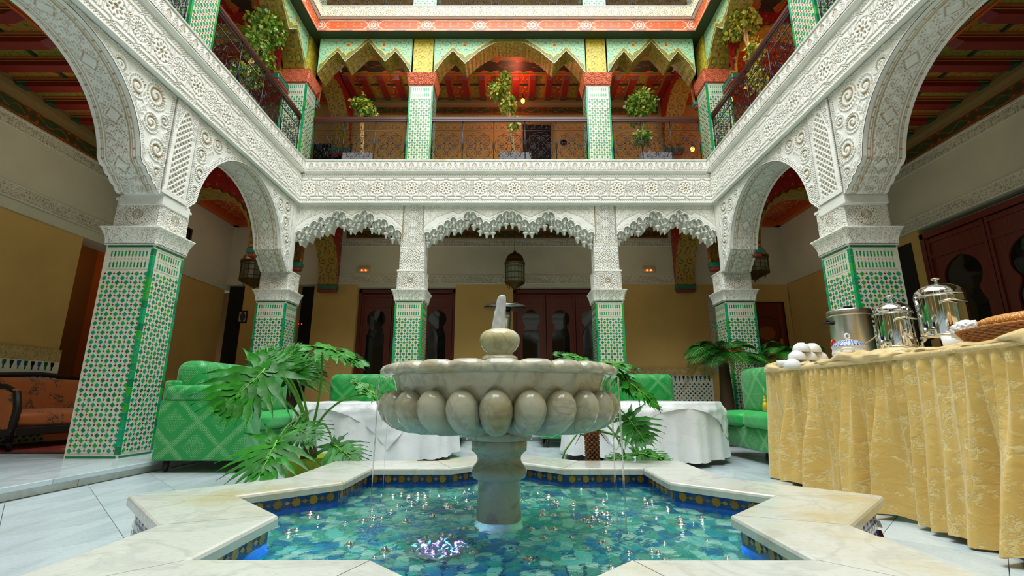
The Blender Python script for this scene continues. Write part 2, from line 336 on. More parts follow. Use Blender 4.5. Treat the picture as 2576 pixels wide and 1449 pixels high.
def gallery_floors():
    g=struct(MB().box(-5.6,-2.83,-4.6,8.8,-.12,GZ-.032).box(2.87,5.4,-4.6,8.8,-.12,GZ-.032).box(-2.83,2.87,6.56,8.8,-.12,GZ-.032).box(-2.83,2.87,-4.6,-2.6,-.12,GZ-.032).build('floor_gallery',m_marble))
    mb=MB(); g2=g
    for x0,x1 in ((-5.6,-2.79),(2.83,5.4)):
        n=14
        for i in range(n):
            y0=-4.6+i*13.4/n; me=shared(('gs',x0),lambda:MB().box(0,x1-x0,0,13.4/n-.004,-.032,0,b=.003).mesh('floor_slab',m_marble)); ob('floor_slab',me,g2,(x0,y0,GZ))
    for i in range(8):
        for y0,y1 in ((6.52,8.8),(-4.6,-2.56)):
            me=shared(('gb',y0),lambda:MB().box(0,.7-.004,0,y1-y0,-.032,0,b=.003).mesh('floor_slab',m_marble)); ob('floor_slab',me,g2,(-2.79+i*.7025,y0,GZ))
    r=struct(MB().box(-2.845,-2.83,-2.6,6.55,0,GZ-.034).box(2.87,2.885,-2.6,6.55,0,GZ-.034).build('trim_1',m_rim))
    for x in (-2.832,2.862):
        for j in range(14):
            me=shared('riser',lambda:MB().box(0,.012,0,.645,.002,GZ-.036,b=.002).mesh('riser_tile',m_rim)); ob('riser_tile',me,r,(x,-2.58+j*.65,0))
gallery_floors()
# ------------------------------------------------------------------ tiled pillars
S=.0400
def diamond(mb,a,z,hd,P,c,d=.002): mb.add([P(a-hd,d,z),P(a,d,z-hd),P(a+hd,d,z),P(a,d,z+hd)],[[0,1,2,3]],c)
def faceP(k,L,O):
    cs,sn=[(1,0),(0,1),(-1,0),(0,-1)][k]  # outward normal: k=0 -w, 1 +u, 2 +w, 3 -u
    return lambda a,d,z: (a*cs+(O+d)*sn, a*sn-(O+d)*cs, z)
def zellige(mb,hu,hw,H,skip=None,green=None,red=RED,bone=None):
    Ls=[hu,hw,hu,hw]; Os=[hw,hu,hw,hu]; skipped=[]
    for k in range(4):
        L,O=Ls[k],Os[k]; P=faceP(k,L,O); n=int(2*(L-.030)/S)+1; zt=H-.235; m=int((zt-.045)/S); z0=zt-(m-.3)*S
        for j in range(m):
            for i in range(n):
                a=(i-(n-1)/2)*S; z=z0+j*S
                if (i+j)%2==0:
                    if skip and (k,j) in skip: skipped.append((k,a,z)); continue
                    diamond(mb,a,z,.0232,P,random.choice(green or cg))
                else: diamond(mb,a,z,.0102,P,red)
        for (zb,up) in ((H-.205,1),(H-.055,-1)):
            q=int(2*(L-.035)/.031)
            for i in range(q):
                a=(i-(q-1)/2)*.031; w=.0085; mb.add([P(a-w,.002,zb),P(a+w,.002,zb),P(a+w*.7,.002,zb+up*.025),P(a+w,.002,zb+up*.038),P(a,.002,zb+up*.056),P(a-w,.002,zb+up*.038),P(a-w*.7,.002,zb+up*.025)],[[0,1,2,3,4,5,6]],random.choice(green or cg))
                diamond(mb,a,H-.130,.0058,P,red); 
        for z,t in ((H-.012,.009),(.012,.008)): mb.add([P(-L+.012,.002,z-t),P(L-.012,.002,z-t),P(L-.012,.002,z+t),P(-L+.012,.002,z+t)],[[0,1,2,3]],(green or cg)[2])
        for z in (.038,H-.222,H-.038): mb.add([P(-L+.03,.001,z-.0035),P(L-.03,.001,z-.0035),P(L-.03,.001,z+.0035),P(-L+.03,.001,z+.0035)],[[0,1,2,3]],BONE*.75)
    return skipped
def colrelief(mb,hu,hw,z0,z1,fn,st,dep,fl=lambda t:0*t,colf=stc):
    for k in range(4):
        L,O=((hu,hw),(hw,hu))[k%2]; nz=max(3,int((z1-z0)/st)+1); na=max(3,int(2*L/st)+1)
        A,T=np.meshgrid(np.linspace(-1,1,na),np.linspace(0,1,nz)); f=fl(T); Z=z0+(z1-z0)*T; U=A*(L+f); h=fn(A*L,Z-(z0+z1)/2); e=ss(1-np.abs(A),0,.04)
        D=O+f+h*dep*e; P=[(1,0),(0,1),(-1,0),(0,-1)][k]; V=np.stack([U*P[0]+D*P[1],U*P[1]-D*P[0],Z],-1).reshape(-1,3); mb.add(V,grid(na,nz),colf(h).reshape(-1,3))
    for z in (z0,z1):
        f=float(fl(np.array(0. if z==z0 else 1.))); mb.add([(-hu-f,-hw-f,z),(hu+f,-hw-f,z),(hu+f,hw+f,z),(-hu-f,hw+f,z)],[[0,1,2,3]],WHT)
TERRA=hx('#e0714a'); tcol=lambda h: mixc(TERRA*.55,TERRA,ss(h,.05,.6))  # recess shade painted into the terracotta by relief depth
MG=[vcol('green_glaze_%d'%i,.13,.15) for i in range(1)][0]
def corner_trim(mb,hu,hw,H,n=1,seg=None):
    for sx in (-1,1):
        for sy in (-1,1):
            t=.016; x=sx*(hu-.010); y=sy*(hw-.010)
            for i in range(n):
                z0=.03+(H-.06)*i/n; z1=.03+(H-.06)*(i+1)/n-.003; c=random.choice(cg); mb.box(x-t if sx>0 else x-.012,x+.012 if sx>0 else x+t,y-t if sy>0 else y-.012,y+.012 if sy>0 else y+t,z0,z1,c)
def pillar(side,u0,u1,w0,w1,label,z0=GZ,H=1.806,lower=True,near=False,strip=None,low=1):
    hu,hw=(u1-u0)/2,(w1-w0)/2; u,w=(u0+u1)/2,(w0+w1)/2; key=(round(hu,3),round(hw,3),round(H,3),lower)
    r=fthing(side,'tiled_pillar',label,'pillar',u,w,z0)
    ob('tile_ground',shared(key+('g',),lambda:MB().box(-hu,hu,-hw,hw,0,H,BONE,0).mesh('tile_ground',m_glaze)),r)
    if near:
        fa=1 if side=='right' else 3; skip=set(); per=5; rows=int((H-.28)/S)+2
        for j in range(rows): skip.add((fa,j))
        for j in range(14): skip.add((0,j))
        mb=MB(); sk=zellige(mb,hu,hw,H,skip); stuff(mb.build('zellige_mosaic',m_glaze,r)); sk=sk[:298]
        dm=[shared(('gt',i),lambda i=i:MB().add([(-.0235,0,0),(0,0,-.0235),(.0235,0,0),(0,0,.0235),(-.0205,-.0025,0),(0,-.0025,-.0205),(.0205,-.0025,0),(0,-.0025,.0205)],[[4,5,6,7],[0,1,5,4],[1,2,6,5],[2,3,7,6],[3,0,4,7]],c).mesh('green_tile',m_glaze)) for i,c in enumerate(cg)]
        for k,a,z in sk:
            L,O=((hu,hw),(hw,hu))[k%2]; p=faceP(k,L,O)(a,.0005,z); ob('green_tile',random.choice(dm),r,p,(0,0,k*pi/2))
        ct=[shared(('ct',i),lambda i=i:MB().box(-.016,.016,-.016,.016,0,.064,c,.002).mesh('corner_tile',m_glaze)) for i,c in enumerate(cg)]
        for sx in (-1,1):
            for i in range(26): ob('corner_tile',random.choice(ct),r,(sx*(hu-.013),-(hw-.013),.03+i*.0672))
    else:
        def f():
            mb=MB(); zellige(mb,hu,hw,H); return mb.mesh('zellige_mosaic',m_glaze)
        stuff(ob('zellige_mosaic',shared(key+('z',),f),r)); 
        def f2():
            mb=MB(); corner_trim(mb,hu,hw,H,14); return mb.mesh('corner_trim',m_glaze)
        ob('corner_trim',shared(key+('c',),f2),r)
    if lower:
        def cap():
            mb=MB(); colrelief(mb,hu+.005,hw+.005,0,.135,lambda a,z:scrolls(a,z,.045),.0045,.010,lambda t:.008+.035*t**2); mb.box(-hu-.055,hu+.055,-hw-.055,hw+.055,.135,.15,WHT,.004); mb.box(-hu-.016,hu+.016,-hw-.016,hw+.016,-.012,0,WHT,.003); return mb.mesh('capital',m_stucco)
        ob('capital',shared(key+('cap',),cap),r,(0,0,H+.012))
        def blk():
            mb=MB(); colrelief(mb,hu-.012,hw-.012,0,.27,f_square,.0042,.012); mb.box(-hu-.004,hu+.004,-hw-.004,hw+.004,.27,.295,WHT,.003); return mb.mesh('carved_block',m_stucco)
        ob('carved_block',shared(key+('blk',),blk),r,(0,0,H+.162))
        if strip:
            def p2():
                mb=MB(); colrelief(mb,hu-.03,hw-.03,0,.36,f_scroll,.005,.012); colrelief(mb,hu-.028,hw-.028,.36,.42,f_lat(.024),.004,.008); return mb.mesh('scroll_panel',m_stucco)
            ob('scroll_panel',shared(key+('p2',),p2),r,(0,0,H+.457))
            def p3():
                mb=MB(); colrelief(mb,hu-.035,hw-.035,0,3.35-GZ-H-.877,f_panel,.005,.012); return mb.mesh('arabesque_panel',m_stucco)
            ob('arabesque_panel',shared(key+('p3',),p3),r,(0,0,H+.877))
    else:
        def cap():
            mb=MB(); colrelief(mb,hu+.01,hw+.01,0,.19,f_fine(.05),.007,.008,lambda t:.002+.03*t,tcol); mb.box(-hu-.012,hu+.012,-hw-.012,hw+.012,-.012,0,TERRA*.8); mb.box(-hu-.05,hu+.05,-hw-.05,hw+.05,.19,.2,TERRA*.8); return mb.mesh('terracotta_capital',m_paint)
        tag(ob('terracotta_capital',shared(key+('cap',),cap),r,(0,0,H)),'carved terracotta-red capital')
        yb=floral(hx('#d8c43a'),hx('#8a7a1c'),[hx('#a8503c'),hx('#efe6a0'),hx('#9c9a2a')],.12,.004)
        def up():
            mb=MB(); colrelief(mb,hu-.03,hw-.03,0,.70,lambda a,z:0*a+.5,.012,.0,colf=lambda h:np.zeros(h.shape+(3,))); 
            V=np.concatenate(mb.V); F=mb.F; c=yb(np.where(np.abs(V[:,1])>hw-.031,V[:,0],V[:,1]),V[:,2]); return setmesh('painted_post',V,F,m_paint,c)
        ob('painted_post',shared(key+('up',),up),r,(0,0,H+.19))
    return r
U1Z=4.02; U1H=5.433-U1Z
PIL={}
names={('left',1):'large green and white zellige pillar at left, beside the green sofa arm',('right',1):'large green and white zellige pillar at right, behind the steel urns'}
for sd in ('left','right'):
    s=1 if sd=='left' else -1
    for q,nm in ((1,'n'),(-1,'r')):
        uu=sorted((s*q*2.0,s*q*2.38)); lab=names[(sd,1)] if q==1 else 'green zellige pillar of the %s arcade level with the camera, out of the photo'%sd
        PIL[(sd,q)]=pillar(sd,uu[0],uu[1],0,.43,lab,near=(q==1))
        uu=sorted((s*q*4.5,s*q*4.85)); lab=('green zellige pillar at the far %s corner of the courtyard'%sd) if q==1 else 'green zellige pillar at the near %s corner, behind the camera'%sd
        pillar(sd,uu[0],uu[1],0,.42,lab)
for sd in ('back','rear'):
    for u,nm in ((-1.36,'left'),(1.46,'right')): pillar(sd,u-.195,u+.195,0,.35,('slender white-topped zellige pillar %s of the fountain in the far arcade'%nm) if sd=='back' else 'slender zellige pillar behind the camera, %s one seen from the far side'%nm,strip=True)
# ------------------------------------------------------------------ side arches
def arc(cu,cz,r,a0,a1,n): return [(cu+r*math.cos(a),cz+r*math.sin(a)) for a in np.linspace(a0,a1,n)]
def corb(u0,z0,u1,z1,n=40,k=4,d=.020): return [(u0+(u1-u0)*t+.0, z0+(z1-z0)*t-d*abs(math.sin(k*pi*t))) for t in np.linspace(0,1,n)]
def prof(kind):
    if kind=='big':
        h=[(u,3.300) for u in np.linspace(0,.77,40)]+arc(.79,2.42,.88,pi/2,.175,210)+[(1.657,2.57)]+corb(1.66,2.57,1.93,2.355)
        P=[(-u,z) for u,z in h[::-1]]+h[1:]
    else: P=corb(4.42,2.31,4.165,2.57)[::1]; P=[(2.272,2.35)]+[(2.275+.12*t,2.35+.12*t-.012*abs(math.sin(3*pi*t))) for t in np.linspace(0,1,24)]+arc(3.28,2.40,.877,pi-.09,.16,280)+corb(4.148,2.545,4.42,2.29)
    return np.array(P)
SPB=[(1.12,3.24,.045,1),(1.30,3.20,.06,-1),(1.50,3.14,.085,1),(1.70,3.18,.10,-1),(1.70,2.92,.075,-1),(1.82,2.72,.085,1),(1.84,3.02,.05,1),(1.86,2.52,.05,-1)]
SPS=[(2.40,3.19,.085,1),(2.38,2.98,.07,-1),(2.40,2.78,.075,1),(2.60,3.22,.07,-1),(2.78,3.26,.045,1),(2.36,2.58,.045,-1),(3.84,3.24,.05,1),(4.02,3.16,.075,-1),(4.22,3.20,.09,1),(4.22,2.96,.08,-1),(4.30,2.74,.075,1),(4.36,2.54,.045,-1)]
def spand(P,sps,sym,ztop):
    def f(U,Z):
        D=np.full(U.shape,9.); Pd=P[::2]
        for a in range(0,len(Pd)): D=np.minimum(D,np.hypot(U-Pd[a,0],Z-Pd[a,1]))
        x=np.abs(U) if sym else U; h=np.full(U.shape,.42); h=np.maximum(h,.42+.5*band(scrolls(x,Z,.13)-1,.25,.2)*(ss(np.sin(x*31)*np.sin(Z*29),.1,.5)))
        for cx,cz,R,sg in sps:
            R*=1.14
            dx=x-cx; dz=Z-cz; r=np.hypot(dx,dz); a=np.arctan2(dz,dx)*sg; pt=R*.5; d=cm(r-a/(2*pi)*pt,pt); s=1-ss(np.abs(d)/pt,.2,.32)
            teeth=(np.cos(a*22)*.5+.5)*(r>R*.78); s=np.maximum(s*(r<R*.8),teeth); s=np.maximum(s,band(r-R*1.04,.006)); s=np.where(r<R*.16,1,s); h=np.where(r<R*1.14,s,h)
            t=polyd(x,Z,[(cx+R*sg,cz),(cx+R*1.3*sg,cz-R*.8),(cx+R*.6*sg,cz-R*1.7)]); h=np.maximum(h,band(t,.007)*(r>R*1.05))
        h=np.where((D>.012)&(D<.045),lattice(U,Z,.024),h); h=np.where(D<=.012,1,h); h=np.where((ztop-Z<.035)&(ztop-Z>.008),lattice(U,Z,.024),h)
        e=np.minimum(np.abs(x-P[-1,0]),9 if sym else np.abs(x-P[0,0])); h=np.where((e<.036)&(e>.01),lattice(U,Z,.024),h); return h
    return f
def arch_meshes(kind):
    P=prof(kind); zt=3.335; nz=210; fn=spand(P,SPB if kind=='big' else SPS,kind=='big',zt)
    T=np.linspace(0,1,nz)[:,None]; U=np.repeat(P[None,:,0],nz,0); Z=P[None,:,1]*(1-T)+zt*T; h=fn(U,Z)
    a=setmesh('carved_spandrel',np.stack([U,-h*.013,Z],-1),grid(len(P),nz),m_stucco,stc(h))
    # rear face, plain
    V=np.concatenate([np.c_[P[:,0],np.full(len(P),.36),P[:,1]],np.c_[P[:,0],np.full(len(P),.36),np.full(len(P),zt)]]); b=setmesh('rear_face',V,grid(len(P),2),m_white)
    # soffit
    seg=np.hypot(*np.diff(P,axis=0).T); s=np.r_[0,np.cumsum(seg)]; n=int(s[-1]/.0075); si=np.linspace(0,s[-1],n); Q=np.c_[np.interp(si,s,P[:,0]),np.interp(si,s,P[:,1])]
    t=np.gradient(Q,axis=0); t/=np.hypot(t[:,0],t[:,1])[:,None]+1e-9; N=np.c_[t[:,1],-t[:,0]]; w=np.linspace(-.0115,.36,50); SI,Wg=np.meshgrid(si-s[-1]/2,w)
    x=Wg-.18; per=.42; ax=np.abs(x); h=.6+0*x; h=np.where((ax<.095),scrolls(SI,x,.06),h); st=np.hypot(cm(SI,per)*.55,x); hs=np.abs(cm(SI,per))*.9+ax; h=np.where(hs<.06,1,h); h=np.where(np.abs(hs-.066)<.006,.1,h)
    for g in (.105,.125,.145): h=np.where(np.abs(ax-g)<.0045,.1,h)
    mk=(np.abs(cm(SI,.085)-.0)<.006)&(ax>.12)&(ax<.15); h=np.where(mk,0.,h)
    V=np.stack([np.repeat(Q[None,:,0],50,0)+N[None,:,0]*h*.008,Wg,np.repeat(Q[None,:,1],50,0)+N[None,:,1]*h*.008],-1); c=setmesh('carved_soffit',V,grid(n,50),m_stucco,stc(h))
    return a,b,c
AM={k:arch_meshes(k) for k in ('big','small')}
for sd in ('left','right'):
    s=1 if sd=='left' else -1
    r=fthing(sd,'stucco_arch','wide carved white arch over the %s gallery, nearest the camera'%sd,'arch',0,0,0)
    for nm,me in zip(('carved_spandrel','rear_face','carved_soffit'),AM['big']): ob(nm,me,r)
    for q in (1,-1):
        r=fthing(sd,'stucco_arch',('small carved white arch at the far end of the %s arcade, between two pillars'%sd) if q==1 else 'small carved white arch at the near end of the %s arcade, behind the camera'%sd,'arch')
        flip=(s*q<0)
        for nm,me in zip(('carved_spandrel','rear_face','carved_soffit'),AM['small']): o=ob(nm,me,r,sc=(-1,1,1) if flip else None)
        # lattice strip above the pillar
        c=s*q*2.10
        sr=PIL[(sd,q)]; of=(c-s*q*2.19,-.004-.215,-GZ)
        ob('panel_frame',shared('pf',lambda:MB().box(-.17,.17,0,.36,2.37,3.335,WHT,.004).mesh('panel_frame',m_stucco)),sr,of)
        def fl(U,Z):
            zz=Z-2.37; lim=.115*np.sqrt(np.clip((.92-zz)/.3,0,1)); lim=np.where(zz<.62,.115,lim); h=np.where(np.abs(U)<lim,lattice(U,Z,.062,.14),.85); h=np.where(np.abs(np.abs(U)-lim)<.006,1.2,h); h=np.where(np.abs(U)>.15,lattice(U,Z,.02),h); h=np.where((zz>.66)&(np.abs(U)>lim+.01)&(np.abs(U)<.14),scrolls(U,Z,.06),h); return np.where(zz<.05,1,h)
        ob('lattice_panel',relief('latpan',fl,-.165,.165,2.375,3.33,.005,.016),sr,(of[0],of[1]-.001,of[2]))
        c2=s*q*4.47; MBx=shared('cornerstrip',lambda:MB().box(-.05,.09,-.01,.36,2.31,3.36,WHT,.006).mesh('corner_strip',m_stucco)); ob('corner_strip',MBx,r,(c2,0,0))
        ob('impost',shared('impost',lambda:MB().box(-.16,.2,-.005,.40,2.27,2.375,WHT,.006).mesh('impost',m_stucco)),sr,(of[0]+s*q*.05,of[1],of[2]))
# ------------------------------------------------------------------ stalactite arches of the far arcade
TIPS_S=[(0,660),(100,610),(225,525),(350,440),(475,355),(565,430),(695,280),(835,215),(940,285),(1075,410),(1215,280),(1350,215),(1460,285),(1580,430),(1665,350),(1780,435),(1895,520),(2010,600),(2090,660)]
TIPS_S=[(x/2090,3.35-(y-90)*.000815) for x,y in TIPS_S]
e=[(0,660),(.045,610),(.085,530),(.125,445),(.165,350),(.21,420),(.262,215),(.30,285),(.345,410),(.375,460)]; TIPS_C=e+[(.405,410),(.45,285),(.5,215)]; TIPS_C=TIPS_C+[(1-x,y) for x,y in TIPS_C[::-1][1:]]; TIPS_C=[(x,3.35-(y-90)*.000815) for x,y in TIPS_C]
BB_S=[(0,3.0),(.1,3.13),(.235,3.235),(.265,3.19),(.40,3.295),(.515,3.18),(.63,3.295),(.755,3.19),(.79,3.235),(.9,3.14),(1,3.0)]
BB_C=[(0,3.0),(.08,3.16),(.17,3.25),(.20,3.20),(.262,3.30),(.375,3.15),(.5,3.30),(.625,3.15),(.738,3.30),(.80,3.20),(.83,3.25),(.92,3.16),(1,3.0)]
def muq(key,wd,T,B):
    Tx=np.array(T); nc=int(round(wd/.098)); c=wd/nc; n=nc*14+1; u=np.linspace(0,wd,n); E=np.interp(u/wd,Tx[:,0],Tx[:,1]); out=[]
    def low(k):
        f=(u/c+.5*k)%1; ui=(np.floor(u/c+.5*k)+.5-.5*k)*c; Ec=np.interp(np.clip(ui/wd,0,1),Tx[:,0],Tx[:,1]); Es=np.interp(u/wd,Tx[:,0],Tx[:,1]); a=np.clip(1-np.abs(2*f-1)**2.2,0,1); a=np.minimum(a*1.25,1)*(1-.25*np.abs(2*f-1)); q=.85 if k==3 else .5; return (1-q)*Es+q*Ec-.020-.040*k+(.07 if k==3 else .044)*a, a
    L0,a0=low(0); Bz=np.interp(u/wd,[b[0] for b in B],[b[1] for b in B]); nz=46; t=np.linspace(0,1,nz)[:,None]; U=np.repeat(u[None],nz,0); Z=L0[None]*(1-t)+3.335*t
    h=np.where(Z<Bz[None],.9,scrolls(U,Z,.055)*.8); h=np.where(np.abs(Z-Bz[None])<.005,.0,h); h=np.where(np.abs(Z-L0[None]-.028)<.0035,.2,h)
    out.append(('lobed_front',setmesh('lobed_front',np.stack([U,.03-h*.01,Z],-1),grid(n,nz),m_stucco,mixc(hx('#cdc2a4'),WHT,ss(h,0,.5)))))  # paler painted shade in the grooves
    mb=MB()
    for k in range(4):
        L,a=low(k); w0=.03+.028*k; w1=(w0+.04) if k<3 else .34
        rows=[(w0+.034*a*.7,L+.085+0*L),(w0+.034*a*.8,L+.05),(w0+.026*a,L+.022),(w0+.006*a,L),(w1,L+.004),(w1,L+.085)]
        V=np.concatenate([np.c_[u,np.broadcast_to(w,u.shape),z] for w,z in rows]); mb.add(V,grid(n,len(rows)),WHT)
    out.append(('stalactite_tiers',mb.mesh('stalactite_tiers',m_stucco)))
    L3,_=low(3); V=np.concatenate([np.c_[u,0*u+.163,L3+.02],np.c_[u,0*u+.163,0*u+3.335]]); out.append(('rear_face',setmesh('rear_face',V,grid(n,2),m_white)))
    pend=[]
    for i in range(nc):
        for k,wk in ((3,.135),(1,.075)):
            ui=(i+.5*(k%2))*c
            if 0.02<ui<wd-.02: z=float(np.interp(ui,u,low(k)[0])); pend.append((ui,wk,z,1.35 if k==3 else .8))
    return out,pend
PM=shared('pend',lambda:MB().lathe([(.034,.02),(.034,.006),(.024,0),(.017,-.006),(.012,-.040),(.004,-.043)],8,c=WHT).mesh('pendant',m_stucco,True))
MQ={'s':muq('s',1.44,TIPS_S,BB_S),'c':muq('c',2.50,TIPS_C,BB_C)}
for sd in ('back','rear'):
    for nm,u0,k,s_ in (('left',-3.09,'s',1.0),('middle',-1.205,'c',1.0),('right',1.625,'s',1.0)):
        wid={'left':1.57/1.44,'middle':2.51/2.5,'right':1.47/1.44}[nm]
        r=fthing(sd,'stalactite_arch',('white stalactite arch of the far arcade, %s bay'%nm) if sd=='back' else 'white stalactite arch of the arcade behind the camera, %s bay'%nm,'arch',u0,.0,0)
        for n2,me in MQ[k][0]: ob(n2,me,r,sc=(wid,1,1))
        for p in MQ[k][1]: ob('pendant',PM,r,(p[0]*wid,p[1],p[2]),sc=(p[3]*.85,p[3]*.85,p[3]))
        ob('soffit_board',shared(('sb',k),lambda:MB().box(-.10,{'s':1.44,'c':2.5}[k]+.10,.0,.36,3.335,3.355,WHT).mesh('soffit_board',m_stucco)),r,sc=(wid,1,1))
# ------------------------------------------------------------------ friezes, parapets, painted beams, floors above
def strip_mesh(key,w,h,p=.026,mat=None,colf=stc): return relief(key,lambda U,Z:lattice(U,Z,p),0,w,0,h,.0045,.008,mat,colf)
LEAF=lambda U,Z: np.maximum(scrolls(U,Z,.1),band(np.abs(cm(U,.22))-.05-.03*np.sin(Z*30),.006))
for sd in ('back','left','right','rear'):
    hl=HL[sd]; L=2*hl; wh=WHERE[sd]
    # frieze
    r=fthing(sd,'carved_frieze','white carved frieze of interlaced stars along the %s of the court'%wh,'frieze',0,-.05,0); Lf=2*(hl-.05); n=round(Lf/.94); s=Lf/n/.94
    ex=.35 if sd in ('left','right') else 0
    ob('frieze_core',MB().box(-hl+.05-ex,hl-.05+ex,.001,.34,3.345,3.80,WHT).mesh('frieze_core',m_white),r)
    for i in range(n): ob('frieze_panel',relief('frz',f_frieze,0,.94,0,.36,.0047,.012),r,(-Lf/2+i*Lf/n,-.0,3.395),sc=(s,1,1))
    for z,hh in ((3.362,.033),(3.755,.033)):
        for i in range(n): ob('lattice_strip',strip_mesh('ls',.94,.033),r,(-Lf/2+i*Lf/n,0,z),sc=(s,1,1))
    ob('moulding',MB().box(-hl+.04,hl-.04,-.022,.0,3.338,3.36,WHT,.004).mesh('moulding',m_stucco),r)
    # parapet
    o=.10; Lp=2*(hl-o); r=fthing(sd,'parapet','white marble-topped parapet with carved band above the %s frieze'%wh,'parapet',0,-o,0); 
    mb=MB().box(-hl+o,hl-o,.006,.38,3.83,3.985,WHT); 
    P=[(.05,3.785),(.05,3.80),(.035,3.812),(.015,3.82),(.0,3.835),(.0,3.85),(.3,3.85),(.3,3.785)]; mb.prism([(p[0],p[1]) for p in P],-hl+o,hl-o,WHT,'x'); ob('cove',mb.mesh('cove',m_stucco),r)
    n=round(Lp/.708); s=Lp/n/.708
    for i in range(n): ob('carved_band',relief('par',lambda U,Z:f_parapet(U-.0885,Z),0,.708,0,.13,.0045,.010),r,(-Lp/2+i*Lp/n,.004,3.852),sc=(s,1,1))
    ob('ledge',MB().box(-hl+o-.01,hl-o+.01,-.014,.38,3.983,4.02,(1,1,1),.008).mesh('ledge',m_rim),r)
    # second level beam and white band
    r=fthing(sd,'painted_beam','orange painted beam with cartouches above the %s upper arches'%wh,'beam',0,-.05,0); z0=6.316; Lb=2*(hl-.05)
    cf=cartouche(hx('#e06a3a'),hx('#e8dcc4'),hx('#ee5a18'),[hx('#d9b02c'),hx('#8a8f8a'),hx('#23302c')],.86,.228)
    ob('beam_core',MB().box(-hl+.05-ex*1.4,hl-.05+ex*1.4,.002,.5,z0,6.498,hx('#2c3a1e')).mesh('beam_core',m_paint),r)
    ob('beam_face',painted(('bf',hl),cf,-Lb/2,Lb/2,0,.228,.007),r,(0,0,z0))
    r=fthing(sd,'upper_parapet','cream carved band below the top-floor railing on the %s'%wh,'parapet',0,-.10,0); Lp=2*(hl-.10); n=round(Lp/.88); s=Lp/n/.88
    ob('band_core',MB().box(-hl+.1,hl-.1,.005,.38,6.545,6.75,WHT).mesh('band_core',m_white),r)
    for i in range(n): ob('carved_band',relief('par2',LEAF,0,.88,0,.165,.006,.010,None,lambda h:mixc(hx('#8a7448'),hx('#e2d8bc'),ss(h,.05,.6))),r,(-Lp/2+i*Lp/n,0,6.552),sc=(s,1,1))  # shade painted into the grooves so the brightly lit relief still reads
    ob('ledge',MB().box(-hl+.09,hl-.09,-.014,.38,6.725,6.75,(1,1,1),.006).mesh('ledge',m_rim),r)
# structural slabs (galleries of each level)
def ring(name,z0,z1,mat,inn=.30,xo=(-5.6,5.4),yo=(-4.7,8.85)):
    xi=(-3.18-inn,3.0+inn); yi=(-2.5-inn,6.5+inn); mb=MB().box(xo[0],xi[0],yo[0],yo[1],z0,z1).box(xi[1],xo[1],yo[0],yo[1],z0,z1).box(xi[0],xi[1],yi[1],yo[1],z0,z1).box(xi[0],xi[1],yo[0],yi[0],z0,z1); return struct(mb.build(name,mat))
ring('ceiling',3.85,3.985,m_white); ring('ceiling_upper',6.50,6.70,m_white)
# ------------------------------------------------------------------ upper pillars, arches, rails
UW=.10
upos={'left':[2.0,4.5],'right':[2.0,4.5]}
for sd in ('left','right'):
    s=1 if sd=='left' else -1
    for q in (1,-1):
        for a,b,nm in ((2.0,2.38,'middle'),(4.53,4.90,'corner')):
            uu=sorted((s*q*a,s*q*b)); pillar(sd,uu[0],uu[1],UW-.03,UW+.35,'pale green tiled pillar of the upper %s gallery, %s one%s'%(sd,nm,'' if q==1 else ' behind the camera'),z0=U1Z,H=U1H,lower=False)
            if q==1 or 1: 
                t=fthing(sd,'tiled_pillar','green tiled pillar of the top-floor %s gallery, %s one%s'%(sd,nm,'' if q==1 else ' behind the camera'),'pillar',(uu[0]+uu[1])/2,UW+.16,6.75); key=('top',); 
                ob('tile_ground',shared('topg',lambda:MB().box(-.19,.19,-.19,.19,0,1.4,BONE).mesh('tile_ground',m_glaze)),t); 
                def f():
                    mb=MB(); zellige(mb,.19,.19,1.4); return mb.mesh('zellige_mosaic',m_glaze)
                stuff(ob('zellige_mosaic',shared('topz',f),t))
for sd in ('back','rear'):
    for u,nm in ((-1.36,'left'),(1.46,'right')):
        pillar(sd,u-.19,u+.19,UW,UW+.35,('upper-floor tiled pillar with orange capital, %s of the middle bay'%nm) if sd=='back' else 'upper-floor tiled pillar behind the camera, %s one'%nm,z0=U1Z,H=U1H,lower=False)
        t=fthing(sd,'tiled_pillar','top-floor tiled pillar glimpsed at the top edge, %s one'%nm if sd=='back' else 'top-floor tiled pillar behind the camera, %s one'%nm,'pillar',u,UW+.16,6.75); ob('tile_ground',MESH['topg'],t); stuff(ob('zellige_mosaic',MESH['topz'],t))
MINT=hx('#a9dcae'); fa=floral(MINT,hx('#4c8a70'),[hx('#d0503c'),hx('#e0b93a'),hx('#c45a6a'),hx('#3f7a60')],.13,.0035)
